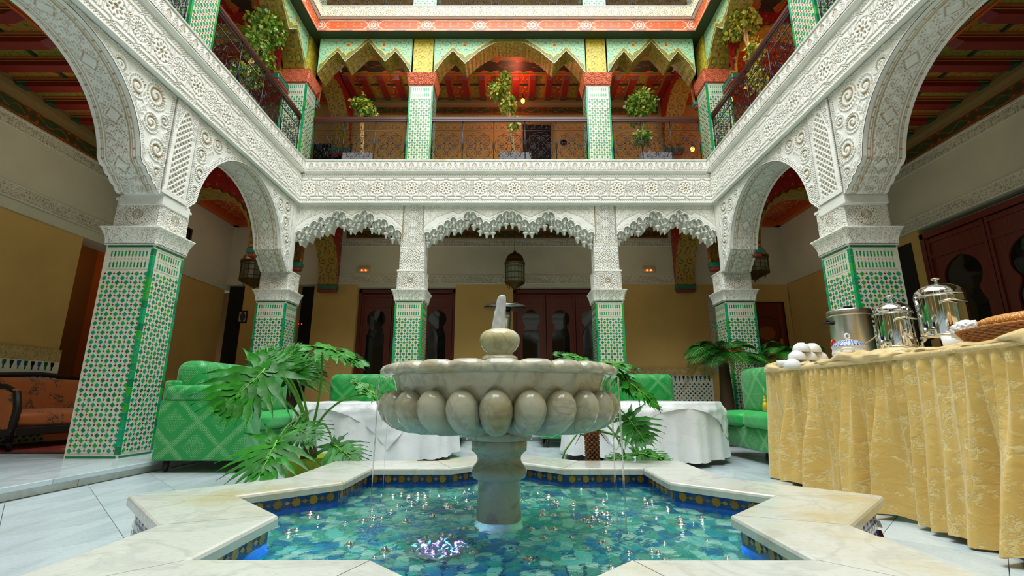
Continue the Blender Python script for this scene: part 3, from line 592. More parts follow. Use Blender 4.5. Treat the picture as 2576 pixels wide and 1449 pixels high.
def lob(key,wd,pts,z0=5.63,zt=6.32):
    px=np.array([p[0] for p in pts])*wd; pz=np.array([p[1] for p in pts]); n=int(wd/.006); u=np.linspace(0,wd,n); E=np.interp(u,px,pz)
    st=.024; low=E+.012*(tri(u,st*2.6)/(st*1.3)-.5)  # small steps along the edge
    nz=84; t=np.linspace(0,1,nz)[:,None]; U=np.repeat(u[None],nz,0); Z=low[None]*(1-t)+zt*t
    sm=np.convolve(np.pad(E,30,mode='edge'),np.ones(61)/61,'valid'); c=fa(U,Z); d=Z-low[None]; bw=.075+.05*ss(sm-E,0,.05)[None]
    c=np.where((d<bw)[...,None],floral(hx('#8f8f3c'),hx('#5a5a20'),[hx('#d8c040')],.05,.003)(U,Z),c); c=over(c,hx('#ead873'),band(d-bw-.008,.009,.002)); c=over(c,hx('#d9e6d8'),(d<.011)*1.)
    c=over(c,MINT*.75,(np.abs(U-wd/2)>wd/2-.015)*1.)
    for x in (.31,.69) if wd<2 else (.2,.8): c=flower(c,U,Z,x*wd,6.20,.055,hx('#e8c14a'),hx('#c8502c'))
    a=setmesh('painted_face',np.stack([U,0*U,Z],-1),grid(n,nz),m_paint,c)
    sf=floral(hx('#a08a2c'),hx('#2c5a34'),[hx('#b03020'),hx('#d8b040')],.14,.005); w=np.linspace(0,.34,26); Ug,Wg=np.meshgrid(u,w); V=np.stack([Ug,Wg,np.repeat(low[None],26,0)],-1); b=setmesh('painted_soffit',V,grid(n,26),m_paint,sf(Ug,Wg))
    V=np.concatenate([np.c_[u,0*u+.34,low],np.c_[u,0*u+.34,0*u+zt]]); g=setmesh('rear_face',V,grid(n,2),m_paint,hx('#1f3a1e')); return a,b,g
zz=lambda y:zY(y/3.22,6.62)
LS=[(0,zz(595)),(.09,zz(495)),(.2,zz(415)),(.285,zz(500)),(.52,zz(300)),(.715,zz(500)),(.82,zz(415)),(.93,zz(510)),(1,zz(595))]
LS=[(x,min(z,6.27)) for x,z in LS]; q=[(0,zz(595)),(.06,zz(490)),(.125,zz(410)),(.205,zz(515)),(.3,zz(415)),(.4,zz(345)),(.455,zz(312)),(.475,zz(340)),(.5,zz(308))]; q=[(x,min(z,6.25)) for x,z in q]; LC=q+[(1-x,z) for x,z in q[::-1][1:]]
LM={'s':lob('s',1.5,LS),'c':lob('c',2.45,LC),'b':lob('b',2.14,LS),'m':lob('m',4.0,LC)}
def upper_arch(sd,u0,wid,k,base,label):
    r=fthing(sd,'painted_arch',label,'arch',u0,UW+.02,0)
    for nm,me in zip(('painted_face','painted_soffit','rear_face'),LM[k]): ob(nm,me,r,sc=(wid/base,1,1))
for nm,u0,w_,k,b in (('left',-3.06,1.52,'s',1.5),('middle',-1.18,2.46,'c',2.45),('right',1.64,1.42,'s',1.5)):
    upper_arch('back',u0,w_,k,b,'mint green painted arch with zigzag lobes on the upper far arcade, %s bay'%nm); upper_arch('rear',u0,w_,k,b,'mint green painted arch behind the camera, %s bay'%nm)
for sd in ('left','right'):
    s=1 if sd=='left' else -1
    for q in (1,-1): u0=2.38 if s*q>0 else -4.53; upper_arch(sd,u0,2.15,'b',2.14,'mint green painted arch of the upper %s gallery, %s end'%(sd,'far' if q==1 else 'camera'))
    upper_arch(sd,-2.0,4.0,'m',4.0,'wide mint green painted arch of the upper %s gallery'%sd)
# wrought-iron railings
def spiral(cx,cz,r,a0,turns,n=14,sg=1): return [(cx+r*(1-t*.85)*math.cos(a0+sg*turns*2*pi*t),0,cz+r*(1-t*.85)*math.sin(a0+sg*turns*2*pi*t)) for t in np.linspace(0,1,n)]
def scroll_mesh():
    mb=MB(); h=.25; R=.0045; c=(1,1,1)
    for q in range(4):
        a=q*pi/2+pi/4
        for sg in (1,-1):
            P=[]; 
            for t in np.linspace(0,1,12):
                rr=.05+.19*t; aa=a+sg*(.72*math.sin(pi*t)*1.0); P.append((rr*math.cos(aa),0,rr*math.sin(aa)))
            mb.tube(P,R,4); mb.tube(spiral(.125*math.cos(a+sg*.45),.125*math.sin(a+sg*.45),.036,a,1.4,12,sg),R*.9,4); mb.tube(spiral(.20*math.cos(a+sg*.28),.20*math.sin(a+sg*.28),.025,a+pi,1.3,10,sg),R*.8,4)
        mb.tube([(.04*math.cos(a),0,.04*math.sin(a)),(.26*math.cos(a),0,.26*math.sin(a))],R*.8,4); mb.ball((.07*math.cos(a),0,.07*math.sin(a)),.011,6,4)
        a2=q*pi/2; mb.tube([(.235*math.cos(a2+t),0,.235*math.sin(a2+t)) for t in np.linspace(-.5,.5,8)],R,4); mb.tube(spiral(.1*math.cos(a2),.1*math.sin(a2),.03,a2,1.2,10),R*.8,4)
    mb.tube([(.038*math.cos(t),0,.038*math.sin(t)) for t in np.linspace(0,2*pi,9)[:-1]],R,4,closed=True)
    return mb.mesh('scroll_panel',m_iron,True,False)
def band_mesh():
    mb=MB()
    for i in range(4): x=(i-1.5)*.115; mb.tube([(x+.04*math.cos(t),0,.04*math.sin(t)) for t in np.linspace(.5,2*pi+.2,10)],.004,4); mb.tube(spiral(x+.055,-.02,.022,0,1.1,8),.003,4)
    return mb.mesh('scroll_band',m_iron,True,False)
def railing(sd,u0,u1,label,z=4.02,w=.11,H=.84):
    L=u1-u0; r=fthing(sd,'iron_railing',label,'railing',u0,w,z); n=max(1,round(L/.5)); s=L/n/.5
    mb=MB().box(0,L,-.028,.028,H-.055,H-.005,(1,1,1),.006).box(0,L,-.02,.02,H-.075,H-.055,(1,1,1))
    tag(ob('handrail',mb.mesh('handrail',m_wood2),r),'dark reddish wooden handrail')
    ob('beading',(lambda m:m.mesh('beading',m_iron,False,False))(sum_beads(L,H)),r)
    for zz_ in (H-.10,H-.235,.075): ob('rail_bar',MB().tube([(0,0,zz_),(L,0,zz_)],.007,6).mesh('rail_bar',m_iron,True,False),r)
    for i in range(n+1): ob('upright',shared(('upr',H),lambda:MB().tube([(0,0,0),(0,0,H-.07)],.008,6).ball((0,0,H*.45),.014,6,4).ball((0,0,.2),.014,6,4).mesh('upright',m_iron,True,False)),r,(min(max(i*L/n,.01),L-.01),0,0))
    for i in range(n):
        x=(i+.5)*L/n; ob('scroll_panel',shared('scr',scroll_mesh),r,(x,0,(H-.235+.075)/2),sc=(s,1,1.0)); ob('scroll_band',shared('scb',band_mesh),r,(x,0,H-.168),sc=(s,1,1)); ob('scroll_band',MESH['scb'],r,(x,0,.035),sc=(s,1,.7))
def sum_beads(L,H):
    mb=MB(); n=int(L/.022)
    for i in range(n): x=(i+.5)*L/n; mb.box(x-.007,x+.007,-.01,.01,H-.005,H+.006)
    return mb
for sd in ('back','rear'):
    tl='' if sd=='back' else ' behind the camera'
    for nm,a,b in (('left',-3.02,-1.56),('middle',-1.165,1.265),('right',1.655,3.02)):
        railing(sd,a,b,'scrolled black iron railing on the upper floor, %s bay of the far side'%nm if sd=='back' else 'scrolled iron railing on the upper floor behind the camera, %s bay'%nm)
        railing(sd,a,b,'iron railing of the top floor at the top edge, %s bay%s'%(nm,tl),z=6.75)
for sd in ('left','right'):
    for nm,a,b in (('far',2.385,4.525),('camera',-4.525,-2.385),('middle',-1.995,1.995)):
        if sd=='right' and nm!='middle': a,b=-b,-a
        railing(sd,a,b,'scrolled black iron railing of the upper %s gallery, %s bay'%(sd,nm)); railing(sd,a,b,'top-floor iron railing on the %s, %s bay'%(sd,nm),z=6.75)
# ------------------------------------------------------------------ outer walls of the galleries
XL,XR,YB,YR=-5.30,5.10,8.50,-4.50
def wall(name,segs,mat): 
    mb=MB()
    for sg in segs: mb.box(*sg)
    return struct(mb.build(name,mat))
d1=(xY(905,725,8.6),xY(1148,725,8.6)); d2=(xY(1291,730,8.6),xY(1291,730,8.6)+1.76); ZB=2.61; ZD=2.53
dk=(-3.95,-3.66)
wall('wall_back',[(-4.45,-3.95,YB,YB+.2,GZ,ZB),(-3.66,d1[0],YB,YB+.25,GZ,ZB),(d1[1],d2[0],YB,YB+.25,GZ,ZB),(d2[1],3.72,YB,YB+.2,GZ,ZB),(4.02,5.1,YB,YB+.2,GZ,ZB),(3.72,4.02,YB,YB+.2,2.30,ZB),(-4.95,-4.45,YB,YB+.2,GZ,ZB)],m_yellow)
wall('wall_back_upper',[(XL,XR,YB-.0,YB+.3,ZB,3.86),(d1[0],d1[1],YB,YB+.25,ZD+.02,ZB),(d2[0],d2[1],YB,YB+.25,ZD+.02,ZB)],m_cream)
wall('wall_left',[(XL-.25,XL-.02,3.1,5.55,GZ,2.52),(XL-.25,XL-.02,6.5,8.5,GZ,2.52),(XL-.25,XL-.02,-4.5,2.2,GZ,2.52)],m_yellow)
wall('wall_left_upper',[(XL-.2,XL,-4.5,8.7,2.62,3.86),(XL-.3,XL-.0,-4.5,8.7,2.50,2.62)],m_cream)
wall('wall_right',[(XR+.02,XR+.25,5.62,8.5,GZ,2.62),(XR+.02,XR+.25,-4.5,1.8,GZ,2.62)],m_yellow)
wall('wall_right_upper',[(XR,XR+.3,-4.5,8.7,2.62,3.86)],m_cream)
wall('wall_rear',[(XL,XR,YR-.2,YR,GZ,3.86)],m_yellow)
wall('wall_shell',[(-6.9,-6.8,-4.7,9.6,0,9.3),(5.6,5.7,-4.7,9.6,0,9.3),(-6.9,5.7,9.5,9.6,0,9.3),(-6.9,5.7,-4.8,-4.7,0,9.3)],m_brownw)
wall('wall_left_room',[(-6.8,-5.5,5.2,5.3,0,3.9),(-6.8,-5.5,7.4,7.5,0,3.9),(-6.8,-5.4,5.2,7.5,3.2,3.3),(-6.8,-5.4,5.2,7.5,-.1,GZ-.001)],plaster('sienna_plaster',hx('#b0672c')))
# upper level walls
wall('wall_back_first_floor',[(XL,XR,YB+.05,YB+.25,4.0,6.5)],m_yellow); wall('wall_left_first_floor',[(XL-.25,XL,-4.5,8.7,4.0,6.5)],m_brownw); wall('wall_right_first_floor',[(XR,XR+.25,-4.5,8.7,4.0,6.5)],m_brownw); wall('wall_rear_first_floor',[(XL,XR,YR-.2,YR,4.0,6.5)],m_brownw)
wall('wall_back_top_floor',[(XL,XR,8.2,8.4,6.7,9.3)],m_yellow); wall('wall_left_top_floor',[(XL,XL+.1,-4.5,8.5,6.7,9.3)],m_yellow); wall('wall_right_top_floor',[(XR-.1,XR,-4.5,8.5,6.7,9.3)],m_yellow); wall('wall_rear_top_floor',[(XL,XR,-4.4,-4.2,6.7,9.3)],m_yellow)
ring('ceiling_top',9.15,9.3,m_white,.0); ring('trim_2',8.1,9.15,m_cream,.02,(-3.6,3.42),(-2.92,6.92))
sk=struct(ob('window_1',None)); mb=MB()
for i in range(5): mb.box(-3.18,3.0,-2.5+i*2.25-.04,-2.5+i*2.25+.04,9.1,9.2,hx('#d8d4c4'))
for i in range(4): mb.box(-3.18+i*2.06-.03,-3.18+i*2.06+.03,-2.5,6.5,9.1,9.2,hx('#d8d4c4'))
ob('skylight_frame',mb.mesh('skylight_frame',m_paint),sk)
# carved bands on the white beam boxes of each gallery wall
BAND=lambda U,Z: scrolls(U,Z,.042)
dim=lambda h: mixc(hx('#8d8468'),hx('#cfc8b2'),ss(h,.05,.6))  # greyer stucco, recess shade painted in by depth
def wall_band(side,L,zc,h,u0,label):
    r=fthing(side,'carved_band',label,'wall frieze',u0,WO[side]-.002,zc); n=round(L/1.02); s=L/n/1.02
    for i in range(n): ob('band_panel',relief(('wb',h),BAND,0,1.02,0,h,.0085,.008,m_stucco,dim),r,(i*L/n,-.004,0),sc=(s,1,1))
    for z in (-.016,h): ob('moulding',MB().box(0,L,-.02,0,z,z+.016,hx('#d8d2bc'),.003).mesh('moulding',m_stucco),r)
for sd,L,u0 in (('back',6.55,-3.27),('left',9.0,-4.5),('right',9.0,-4.5)):
    wall_band(sd,L,3.36,.11,u0,'grey-white carved band just below the painted ceiling of the %s gallery'%('far' if sd=='back' else sd)); wall_band(sd,L,2.635,.13,u0,'grey-white carved band low on the white wall of the %s gallery'%('far' if sd=='back' else sd))
# ------------------------------------------------------------------ painted gallery ceilings
OLV=hx('#b08a34'); R1=hx('#7d120e'); OR=hx('#c4561c')
cpA=floral(hx('#a87a28'),hx('#3c4a20'),[hx('#2c7a3c'),hx('#a8281c'),hx('#20302c')],.17,.0035); cpB=floral(hx('#8f8a30'),hx('#4a3a18'),[hx('#1f5a50'),hx('#b8301c'),hx('#3c6a24')],.15,.0035); cpR=floral(hx('#a83a1a'),hx('#e0a040'),[hx('#1f3a24'),hx('#d8a838'),hx('#7a140c')],.19,.005)
crt=cartouche(hx('#c4581c'),hx('#2c2414'),hx('#3a2414'),[hx('#2c6a3c'),hx('#b85020'),hx('#3f8a2c')],.62,.41)
crt2=cartouche(hx('#b8541c'),hx('#5a3412'),hx('#2c4a24'),[hx('#1f3a1c'),hx('#b85020'),hx('#3f5a2c')],.5,.15)
def ceiling_deck(side,z,variant,L,u0,label,w0=.36,w1=None,bz=.10):
    w1=w1 or WO[side]; D=w1-w0; r=fthing(side,'painted_ceiling',label,'ceiling',u0,w0,z); n=round(L/.32); st=L/n
    inn=.70; ocr=.06
    def crossf(c,key,a0,a1,b0,b1):
        def f():
            nu=int((a1-a0)/.009)+1; nv=int((b1-b0)/.009)+1; U,V_=np.meshgrid(np.linspace(a0,a1,nu),np.linspace(b0,b1,nv)); return setmesh('ceiling_panel',np.stack([U,V_,0*U],-1).reshape(-1,3),grid(nu,nv),m_paint,c(U,V_).reshape(-1,3))
        return shared(key,f)
    pc=[cpA,cpB] if variant=='low' else [cpR,cpA]
    def beamf():
        mb=MB(); b=.105; y0=inn; y1=D-ocr; mb.prism([(y0,0),(y0,-bz*.4),(y0+.10,-bz),(y1-.12,-bz),(y1,-bz*.3),(y1,0)],-b/2,b/2,R1,'x')
        mb.box(-b/2-.022,b/2+.022,y0,y1,-.022,-.0,hx('#a8622a')); mb.box(-b/2-.004,b/2+.004,y0,y1-.02,-.05,-.042,hx('#b8803a'));  mb.box(-b/2-.003,b/2+.003,y1-.13,y1-.02,-bz*.8,-.01,hx('#1f4a34')); return mb.mesh('beam',m_paint)
    for i in range(n+1): ob('beam',shared(('beam',variant,round(D,2),bz),beamf),r,(i*st,0,0))
    for i in range(n): ob('ceiling_panel',crossf(pc[i%2],('cp',variant,i%2,round(D,2),round(st,3)),0,st,inn,D-ocr),r,(i*st,0,-.004)); 
    for i in range(n): ob('cross_strip',shared(('xs',round(st,3)),lambda:MB().box(.05,st-.05,-.018,.018,-.02,-.004,hx('#1f3a24')).mesh('cross_strip',m_paint)),r,(i*st,inn+(D-inn)*.42,0))
    m=round(L/1.24); s=L/m/1.24
    for i in range(m):
        def f():
            U,V_=np.meshgrid(np.linspace(0,1.24,190),np.linspace(0,.41,60)); return setmesh('border_panel',np.stack([U,V_,0*U],-1).reshape(-1,3),grid(190,60),m_paint,crt(U,V_).reshape(-1,3))
        ob('border_panel',shared('bp',f),r,(i*L/m,.27,-.06),sc=(s,1,1))
    ob('border_edge',MB().box(0,L,.0,.27,-.065,0,OR).box(0,L,.67,.70,-.075,0,OR).mesh('border_edge',m_paint),r)
    m=round(L/1.0); s=L/m
    for i in range(m): ob('cornice_panel',painted('cp2',crt2,0,1.0,0,.15,.009),r,(i*L/m,D-.017,-.335),sc=(s,1,1))
    ob('cornice',MB().prism([(D,-.185),(D-.02,-.185),(D-.03,-.15),(D-.07,-.12),(D-.075,-.06),(D-.06,-.05),(D-.06,0),(D,0)],0,L,hx('#7d6233'),'x').box(0,L,D-.014,D,-.34,-.185,hx('#7a3410')).mesh('cornice',m_cloth),r)
    return r
for sd,L,u0,lw in (('back',6.1,-3.05,'far'),('left',8.6,-4.3,'left'),('right',8.6,-4.3,'right')):
    ceiling_deck(sd,3.85,'low',L,u0,'painted red-beamed ceiling of the ground-floor %s gallery'%lw); ceiling_deck(sd,6.50,'high',L,u0,'painted red ceiling of the upper %s gallery'%lw,w0=.47)
# corner bays
for cx,cy,l in ((-4.44,7.70,'far left'),(4.26,7.70,'far right')):
    for z,lv in ((3.85,'ground-floor'),(6.5,'upper')):
        r=thing('painted_ceiling','painted square ceiling of the %s %s corner'%(lv,l),'ceiling',(cx,cy,z))
        U,V_=np.meshgrid(np.linspace(-.84,.84,150),np.linspace(-.8,.8,140)); me=shared('crn',lambda:setmesh('ceiling_panel',np.stack([U,V_,0*U-.006],-1).reshape(-1,3),grid(150,140),m_paint,cpR(U,V_).reshape(-1,3))); ob('ceiling_panel',me,r)
        for a in (-.84,.74): ob('border_edge',MB().box(a,a+.1,-.8,.8,-.12,-.01,OR).mesh('border_edge',m_paint),r)
        for a in (-.8,.7): ob('border_edge',MB().box(-.84,.84,a,a+.1,-.12,-.01,OR).mesh('border_edge',m_paint),r)
# transverse painted arches at the corners
RF=floral(hx('#a82018'),hx('#5a1410'),[hx('#d87030'),hx('#7a1812'),hx('#c8a040')],.13,.004); SFI=floral(hx('#a8862c'),hx('#1f4a24'),[hx('#b02c1c'),hx('#c06828'),hx('#1f3a1c')],.17,.007)
def trans(sd_loc,rz,span,label,zs=2.62,ztop=3.86,th=.34,crown=3.42):
    r=thing('painted_corner_arch',label,'arch',sd_loc,rz); n=120; R=span/2-.10; zc=crown-R*1.0 if crown-R>zs else zs
    t=np.linspace(0,pi,n-10); P=np.array([(0.0,zs)]+[(.10*k/4,zs+.0) for k in range(1,5)]+[(span/2-R*math.cos(a),max(zs,zs)+ (crown-zs)*math.sin(a)**.9) for a in t]+[(span-.10*k/4,zs) for k in range(4,-1,-1)]); m=len(P)
    nz=46; T=np.linspace(0,1,nz)[:,None]; U=np.repeat(P[None,:,0],nz,0); Z=P[None,:,1]*(1-T)+ztop*T; c=RF(U,Z)
    D=np.full(U.shape,9.)
    for a,b in P[::2]: D=np.minimum(D,np.hypot(U-a,Z-b))
    sc=.05+.012*np.cos(np.arctan2(Z-zs,U-span/2)*40); c=over(c,hx('#1c2a16'),band(D-sc,.008)); c=over(c,hx('#b8962c'),(D<sc-.008)*(D>.01)*.8)
    for y in (0,th): ob('painted_face',setmesh('painted_face',np.stack([U,0*U+y,Z],-1),grid(m,nz),m_paint,c),r)
    w=np.linspace(0,th,26); s_=np.r_[0,np.cumsum(np.hypot(*np.diff(P,axis=0).T))]; Sg,Wg=np.meshgrid(s_,w); V=np.stack([np.repeat(P[None,:,0],26,0),Wg,np.repeat(P[None,:,1],26,0)],-1); ob('painted_soffit',setmesh('painted_soffit',V,grid(m,26),m_paint,SFI(Sg,Wg)),r)
    for x in (0,span-.12): ob('corbel',MB().box(x,x+.12,-.01,th+.01,zs-.09,zs-.005,hx('#1c6a54'),.01).box(x,x+.10,0,th,zs-.14,zs-.09,hx('#8a3018'),.01).mesh('corbel',m_paint),r)
for y,lv,zs,cr in ((6.86,'ground-floor',2.58,3.42),(6.9,'upper',5.35,6.2)):
    trans((-3.52,y-.36,0),pi,1.78,'red and gold painted arch across the %s left gallery'%lv,zs,zs+1.27 if zs<3 else 6.52,-.34 if 0 else .34,cr); trans((3.32,y-.70,0),0,1.78,'red and gold painted arch across the %s right gallery'%lv,zs,zs+1.27 if zs<3 else 6.52,.34,cr)
    trans((-3.22,6.87,0),pi/2,1.62,'painted arch across the %s far gallery at its left end'%lv,zs,zs+1.27 if zs<3 else 6.52,.34,cr); trans((3.36,6.87,0),pi/2,1.62,'painted arch across the %s far gallery at its right end'%lv,zs,zs+1.27 if zs<3 else 6.52,.34,cr)
# ------------------------------------------------------------------ doors with keyhole glass
def leaf_mesh(W,H,zk,hk):
    """door leaf with a keyhole opening; returns wood mesh and pane mesh"""
    mb=MB(); n=90; z=np.linspace(0,H,n)
    def k(zz):
        a=W*.30
        if zz<.22 or zz>hk: return 0
        c=hk-W*.34; rr=W*.31
        if zz>c-rr*.75: return math.sqrt(max(rr*rr-(zz-c)**2,0)) if abs(zz-c)<=rr else 0
        e=c-rr*.75; return a if zz<e-.16 else a+(W*.205-a)*((zz-e+.16)/.16)**.6
    K=[max(k(a),.0) for a in z]
    for sg in (-1,1):
        a=np.array([[sg*W/2,0,q] for q in z]); b=np.array([[sg*kk,0,q] for kk,q in zip(K,z)]); c=np.array([[sg*kk,.03,q] for kk,q in zip(K,z)]); mb.add(np.concatenate([a,b,c]),grid(n,3))
    for x in (-W/2,W/2-.035): mb.box(x,x+.035,-.018,.0,0,H)
    for q in (0,.17,H-.06,hk+.03): mb.box(-W/2+.035,W/2-.035,-.014,.0,q,q+.045)
    return mb.mesh('leaf_panel',m_wood,False,False), MB().box(-W*.4,W*.4,.02,.026,.15,H-.1).mesh('pane',m_glass)
def door(nm,loc,rz,n,W,H,hk=None):
    r=struct(ob(nm,None,None,loc,(0,0,rz))); hk=hk or H-.32; key=('dl',round(W,3),round(H,3)); 
    if key not in MESH: MESH[key]=leaf_mesh(W-.012,H-.08,0,hk)
    ob('door_frame',MB().box(-.06,0,-.03,.1,0,H,b=.004).box(n*W,n*W+.06,-.03,.1,0,H,b=.004).box(-.06,n*W+.06,-.03,.1,H-.07,H+.0,b=.004).mesh('door_frame',m_wood),r)
    for i in range(n):
        a=ob('door_leaf',MESH[key][0],r,(W*(i+.5),0,0)); ob('pane',MESH[key][1],a)
    ob('backing',MB().box(-.06,n*W+.06,.12,.14,0,H).mesh('backing',m_dark),r)
door('door_1',(d1[0]+.06,8.62,GZ),0,3,(d1[1]-d1[0]-.12)/3,ZD-GZ,2.08); door('door_2',(d2[0]+.06,8.62,GZ),0,3,(d2[1]-d2[0]-.12)/3,ZD-GZ,2.08)
door('door_3',(5.14,5.56,GZ),-pi/2,5,.74,ZD-GZ+.02,2.1)
def dark_open(nm,x0,x1,y0,y1,z1,label=None): struct(MB().box(x0,x1,y0,y1,GZ,z1).build(nm,m_dark))
dark_open('door_4',-3.95,-3.66,8.66,8.70,2.6); dark_open('door_5',-5.3,-4.95,8.62,8.66,2.6); dark_open('door_6',3.72,4.02,8.6,8.64,2.3)
struct(MB().box(3.90,3.96,8.52,8.58,GZ,2.15).build('trim_3',Mat('blue_paint',hx('#3c6f8c'),.5).m))
tag(ob('door_surround',relief('ds',f_fine(.05),3.60,3.715,1.0,2.40,.009,.008,m_stucco,dim),None,(0,8.5,0)),'pale carved upright beside the narrow blue-edged doorway','trim'); tag(ob('door_surround',relief('ds2',f_fine(.05),3.60,4.15,2.30,2.41,.009,.008,m_stucco,dim),None,(0,8.5,0)),'pale carved lintel above the narrow blue-edged doorway','trim')
dark_open('door_7',5.11,5.13,5.75,6.5,2.5)
door('door_8',(-5.33,6.45,GZ),-pi/2,1,.0001+.25,2.4) if 0 else None
# upper-floor door and wall details
r=struct(ob('door_9',None,None,(xY(1315,320,8.5),8.53,4.0))); wd=xY(1385,320,8.5)-xY(1315,320,8.5); hh=zY(314,8.53)-4.0
ob('door_frame',MB().box(-.03,0,-.03,.03,0,hh+.03,hx('#b07a30')).box(wd,wd+.03,-.03,.03,0,hh+.03,hx('#b07a30')).box(-.03,wd+.03,-.03,.03,hh,hh+.03,hx('#b07a30')).mesh('door_frame',m_paint),r); ob('door_leaf',MB().box(0,wd,.0,.02,0,hh).mesh('door_leaf',m_dark),r)
r=struct(ob('door_10',None,None,(-3.95,8.5,4.0))); ob('door_leaf',MB().box(0,.75,.0,.03,0,1.5).mesh('door_leaf',m_dark),r)
tag(MB().lathe([(.001,.03),(.05,.03),(.07,0),(.001,0)],12).build('wall_bracket',m_black,None,True,(xY(1418,355,8.5),8.54,zY(356,8.5)),(pi/2,0,0)),'small dark oval fitting on the upper far wall right of the door','fitting')
# dado of mosaic and carved band
def dado(nm,loc,rz,L,label,zt):
    r=thing('wall_dado',label,'dado',loc,rz); ob('backing',MB().box(0,L,-.02,0,0,zt,BONE).mesh('backing',m_glaze),r); mb=MB(); s=.04
    for j in range(int((zt-.14)/s)):
        for i in range(int(L/s)):
            if (i+j)%2==0: P=lambda a,d,z:(a,-.02-d,z); diamond(mb,(i+.5)*s,.03+j*s,.019,P,random.choice([hx('#1d3a5c'),hx('#0f5c3a'),hx('#2a6a8a'),hx('#12402c')]))
    for i in range(int(L/.075)):
        x=(i+.5)*.075; c=[hx('#0f5c3a'),hx('#141414'),hx('#2a4f9c')][i%3]; mb.add([(x-.022,-.023,zt-.01),(x+.022,-.023,zt-.01),(x+.017,-.023,zt-.05),(x+.006,-.023,zt-.07),(x+.009,-.023,zt-.10),(x-.009,-.023,zt-.10),(x-.006,-.023,zt-.07),(x-.017,-.023,zt-.05)],[list(range(8))],c)
    stuff(mb.build('dado_mosaic',m_glaze,r)); n=max(1,round(L/.7)); 
    for i in range(n): ob('band_panel',relief('dadoband',lambda U,Z:scrolls(U,Z,.09),0,.7,0,.14,.009,.008,m_stucco,lambda h:mixc(hx('#8a7440'),hx('#c0a468'),ss(h,.05,.6))),r,(i*L/n,-.012,zt),sc=(L/n/.7,1,1))  # band recesses painted darker as shade
dado('d',(d2[1]+.02,8.5,GZ),0,1.75,'mosaic dado with spearhead border on the far wall, right of the doors',.86)
dado('d',(-5.30,3.1,GZ),pi/2,2.45,'green mosaic dado behind the orange settee in the left gallery',.88)
# ------------------------------------------------------------------ added fill lights in the galleries
LW=(1,.82,.58)
for x,y,z,e_ in ((-4.4,4.6,3.2,4.5),(-4.4,7.3,3.1,3),(4.2,4.6,3.2,2.2),(4.2,7.4,3.1,2.5),(-1.9,7.7,3.1,2.6),(1.9,7.7,3.1,2.6)): light('gallery_fill_light','POINT',(x,y,z),e_,LW,.15)  # warm fill added to lift the gallery walls, no fixtures of their own
for x,y,z,e_,c in ((-4.4,4.6,5.9,5,LW),(4.3,5.0,5.6,7,(1,.5,.25)),(-2.2,7.7,6.0,3,LW),(0,7.9,6.0,4,(1,.62,.35)),(2.2,7.7,6.0,3,LW),(-6.2,6.3,2.6,6,(1,.6,.3))): light('gallery_fill_light','POINT',(x,y,z),e_,c,.12)  # added upper fill; last one stands for the left room's lamp
# ------------------------------------------------------------------ star pool
PX,PY=-.025,2.005; RZ=.187; WZ=.100
def star(a):
    P=[]
    for k in range(8):
        P.append((a*1.41421*math.cos(k*pi/4),a*1.41421*math.sin(k*pi/4))); P.append((a*1.08239*math.cos(k*pi/4+pi/8),a*1.08239*math.sin(k*pi/4+pi/8)))
    return P
def instar(x,y,a): return (((np.abs(x)<a)&(np.abs(y)<a))|((np.abs(x)+np.abs(y))<a*1.41421))
pool=thing('star_pool','eight-pointed star pool with marble rim and blue tiled walls around the fountain','pool',(PX,PY,0))
I=star(.75); O=star(1.06); I2=star(.775); O2=star(1.03); N=16
for k in range(N):
    j=(k+1)%N
    def sh(p,q,g):  # shrink a hair for the joint
        dx,dy=q[0]-p[0],q[1]-p[1]; l=math.hypot(dx,dy); return (p[0]+dx/l*g,p[1]+dy/l*g)
    a,b,c,d=I[k],I[j],O[j],O[k]; g=.0016; a,b,c,d=sh(a,b,g),sh(b,a,g),sh(c,d,g),sh(d,c,g); mb=MB(); V=[]
    cx=sum(p[0] for p in (a,b,c,d))/4; cy=sum(p[1] for p in (a,b,c,d))/4
    # bullnosed inner and outer edges
    prof_=[(0,-.035),(.0,-.012),(.004,-.004),(.012,0)]
    def lerp(p,q,t): return (p[0]+(q[0]-p[0])*t,p[1]+(q[1]-p[1])*t)
    wd=math.hypot(d[0]-a[0],d[1]-a[1]); rows=[(0,z,t/wd) for t,z in prof_]+[(0,z,1-t/wd) for t,z in prof_[::-1]]
    for _,z,t in rows: p,q=lerp(a,d,t),lerp(b,c,t); V+=[(p[0],p[1],RZ+z),(q[0],q[1],RZ+z)]
    n=len(rows); F=[[2*i,2*i+1,2*i+3,2*i+2] for i in range(n-1)]+[[2*i for i in range(n)][::-1],[2*i+1 for i in range(n)],[0,2*n-2,2*n-1,1]]
    mb.add(V,F); mb.build('rim_slab',m_rim,pool)
BLUE=[hx('#1b3f8f'),hx('#1f5aa0'),hx('#16336e'),hx('#2a6a9c')]; OCH=[hx('#c8821e'),hx('#b8741a'),hx('#d8922a'),hx('#a86a24')]
core=MB()
for k in range(N):
    j=(k+1)%N; a,b,c,d=I2[k],I2[j],O2[j],O2[k]; core.add([(*p,z) for z in (0,RZ-.035) for p in (a,b,c,d)],[[0,1,2,3][::-1],[4,5,6,7],[0,1,5,4],[1,2,6,5],[2,3,7,6],[3,0,4,7]],hx('#1c4590'))
core.build('wall_core',m_glaze,pool)
def star8(R,d,c,n=8,ratio=.74,key=None):
    V=[]; 
    for dd,s in ((0,1),(d,.9)): V+=[(R*s*(1 if i%2==0 else ratio)*math.cos(i*pi/n),-dd,R*s*(1 if i%2==0 else ratio)*math.sin(i*pi/n)) for i in range(2*n)]
    m=2*n; return setmesh('star_tile',V,[[m+i for i in range(m)]]+[[i,(i+1)%m,m+(i+1)%m,m+i] for i in range(m)],m_glaze,c)
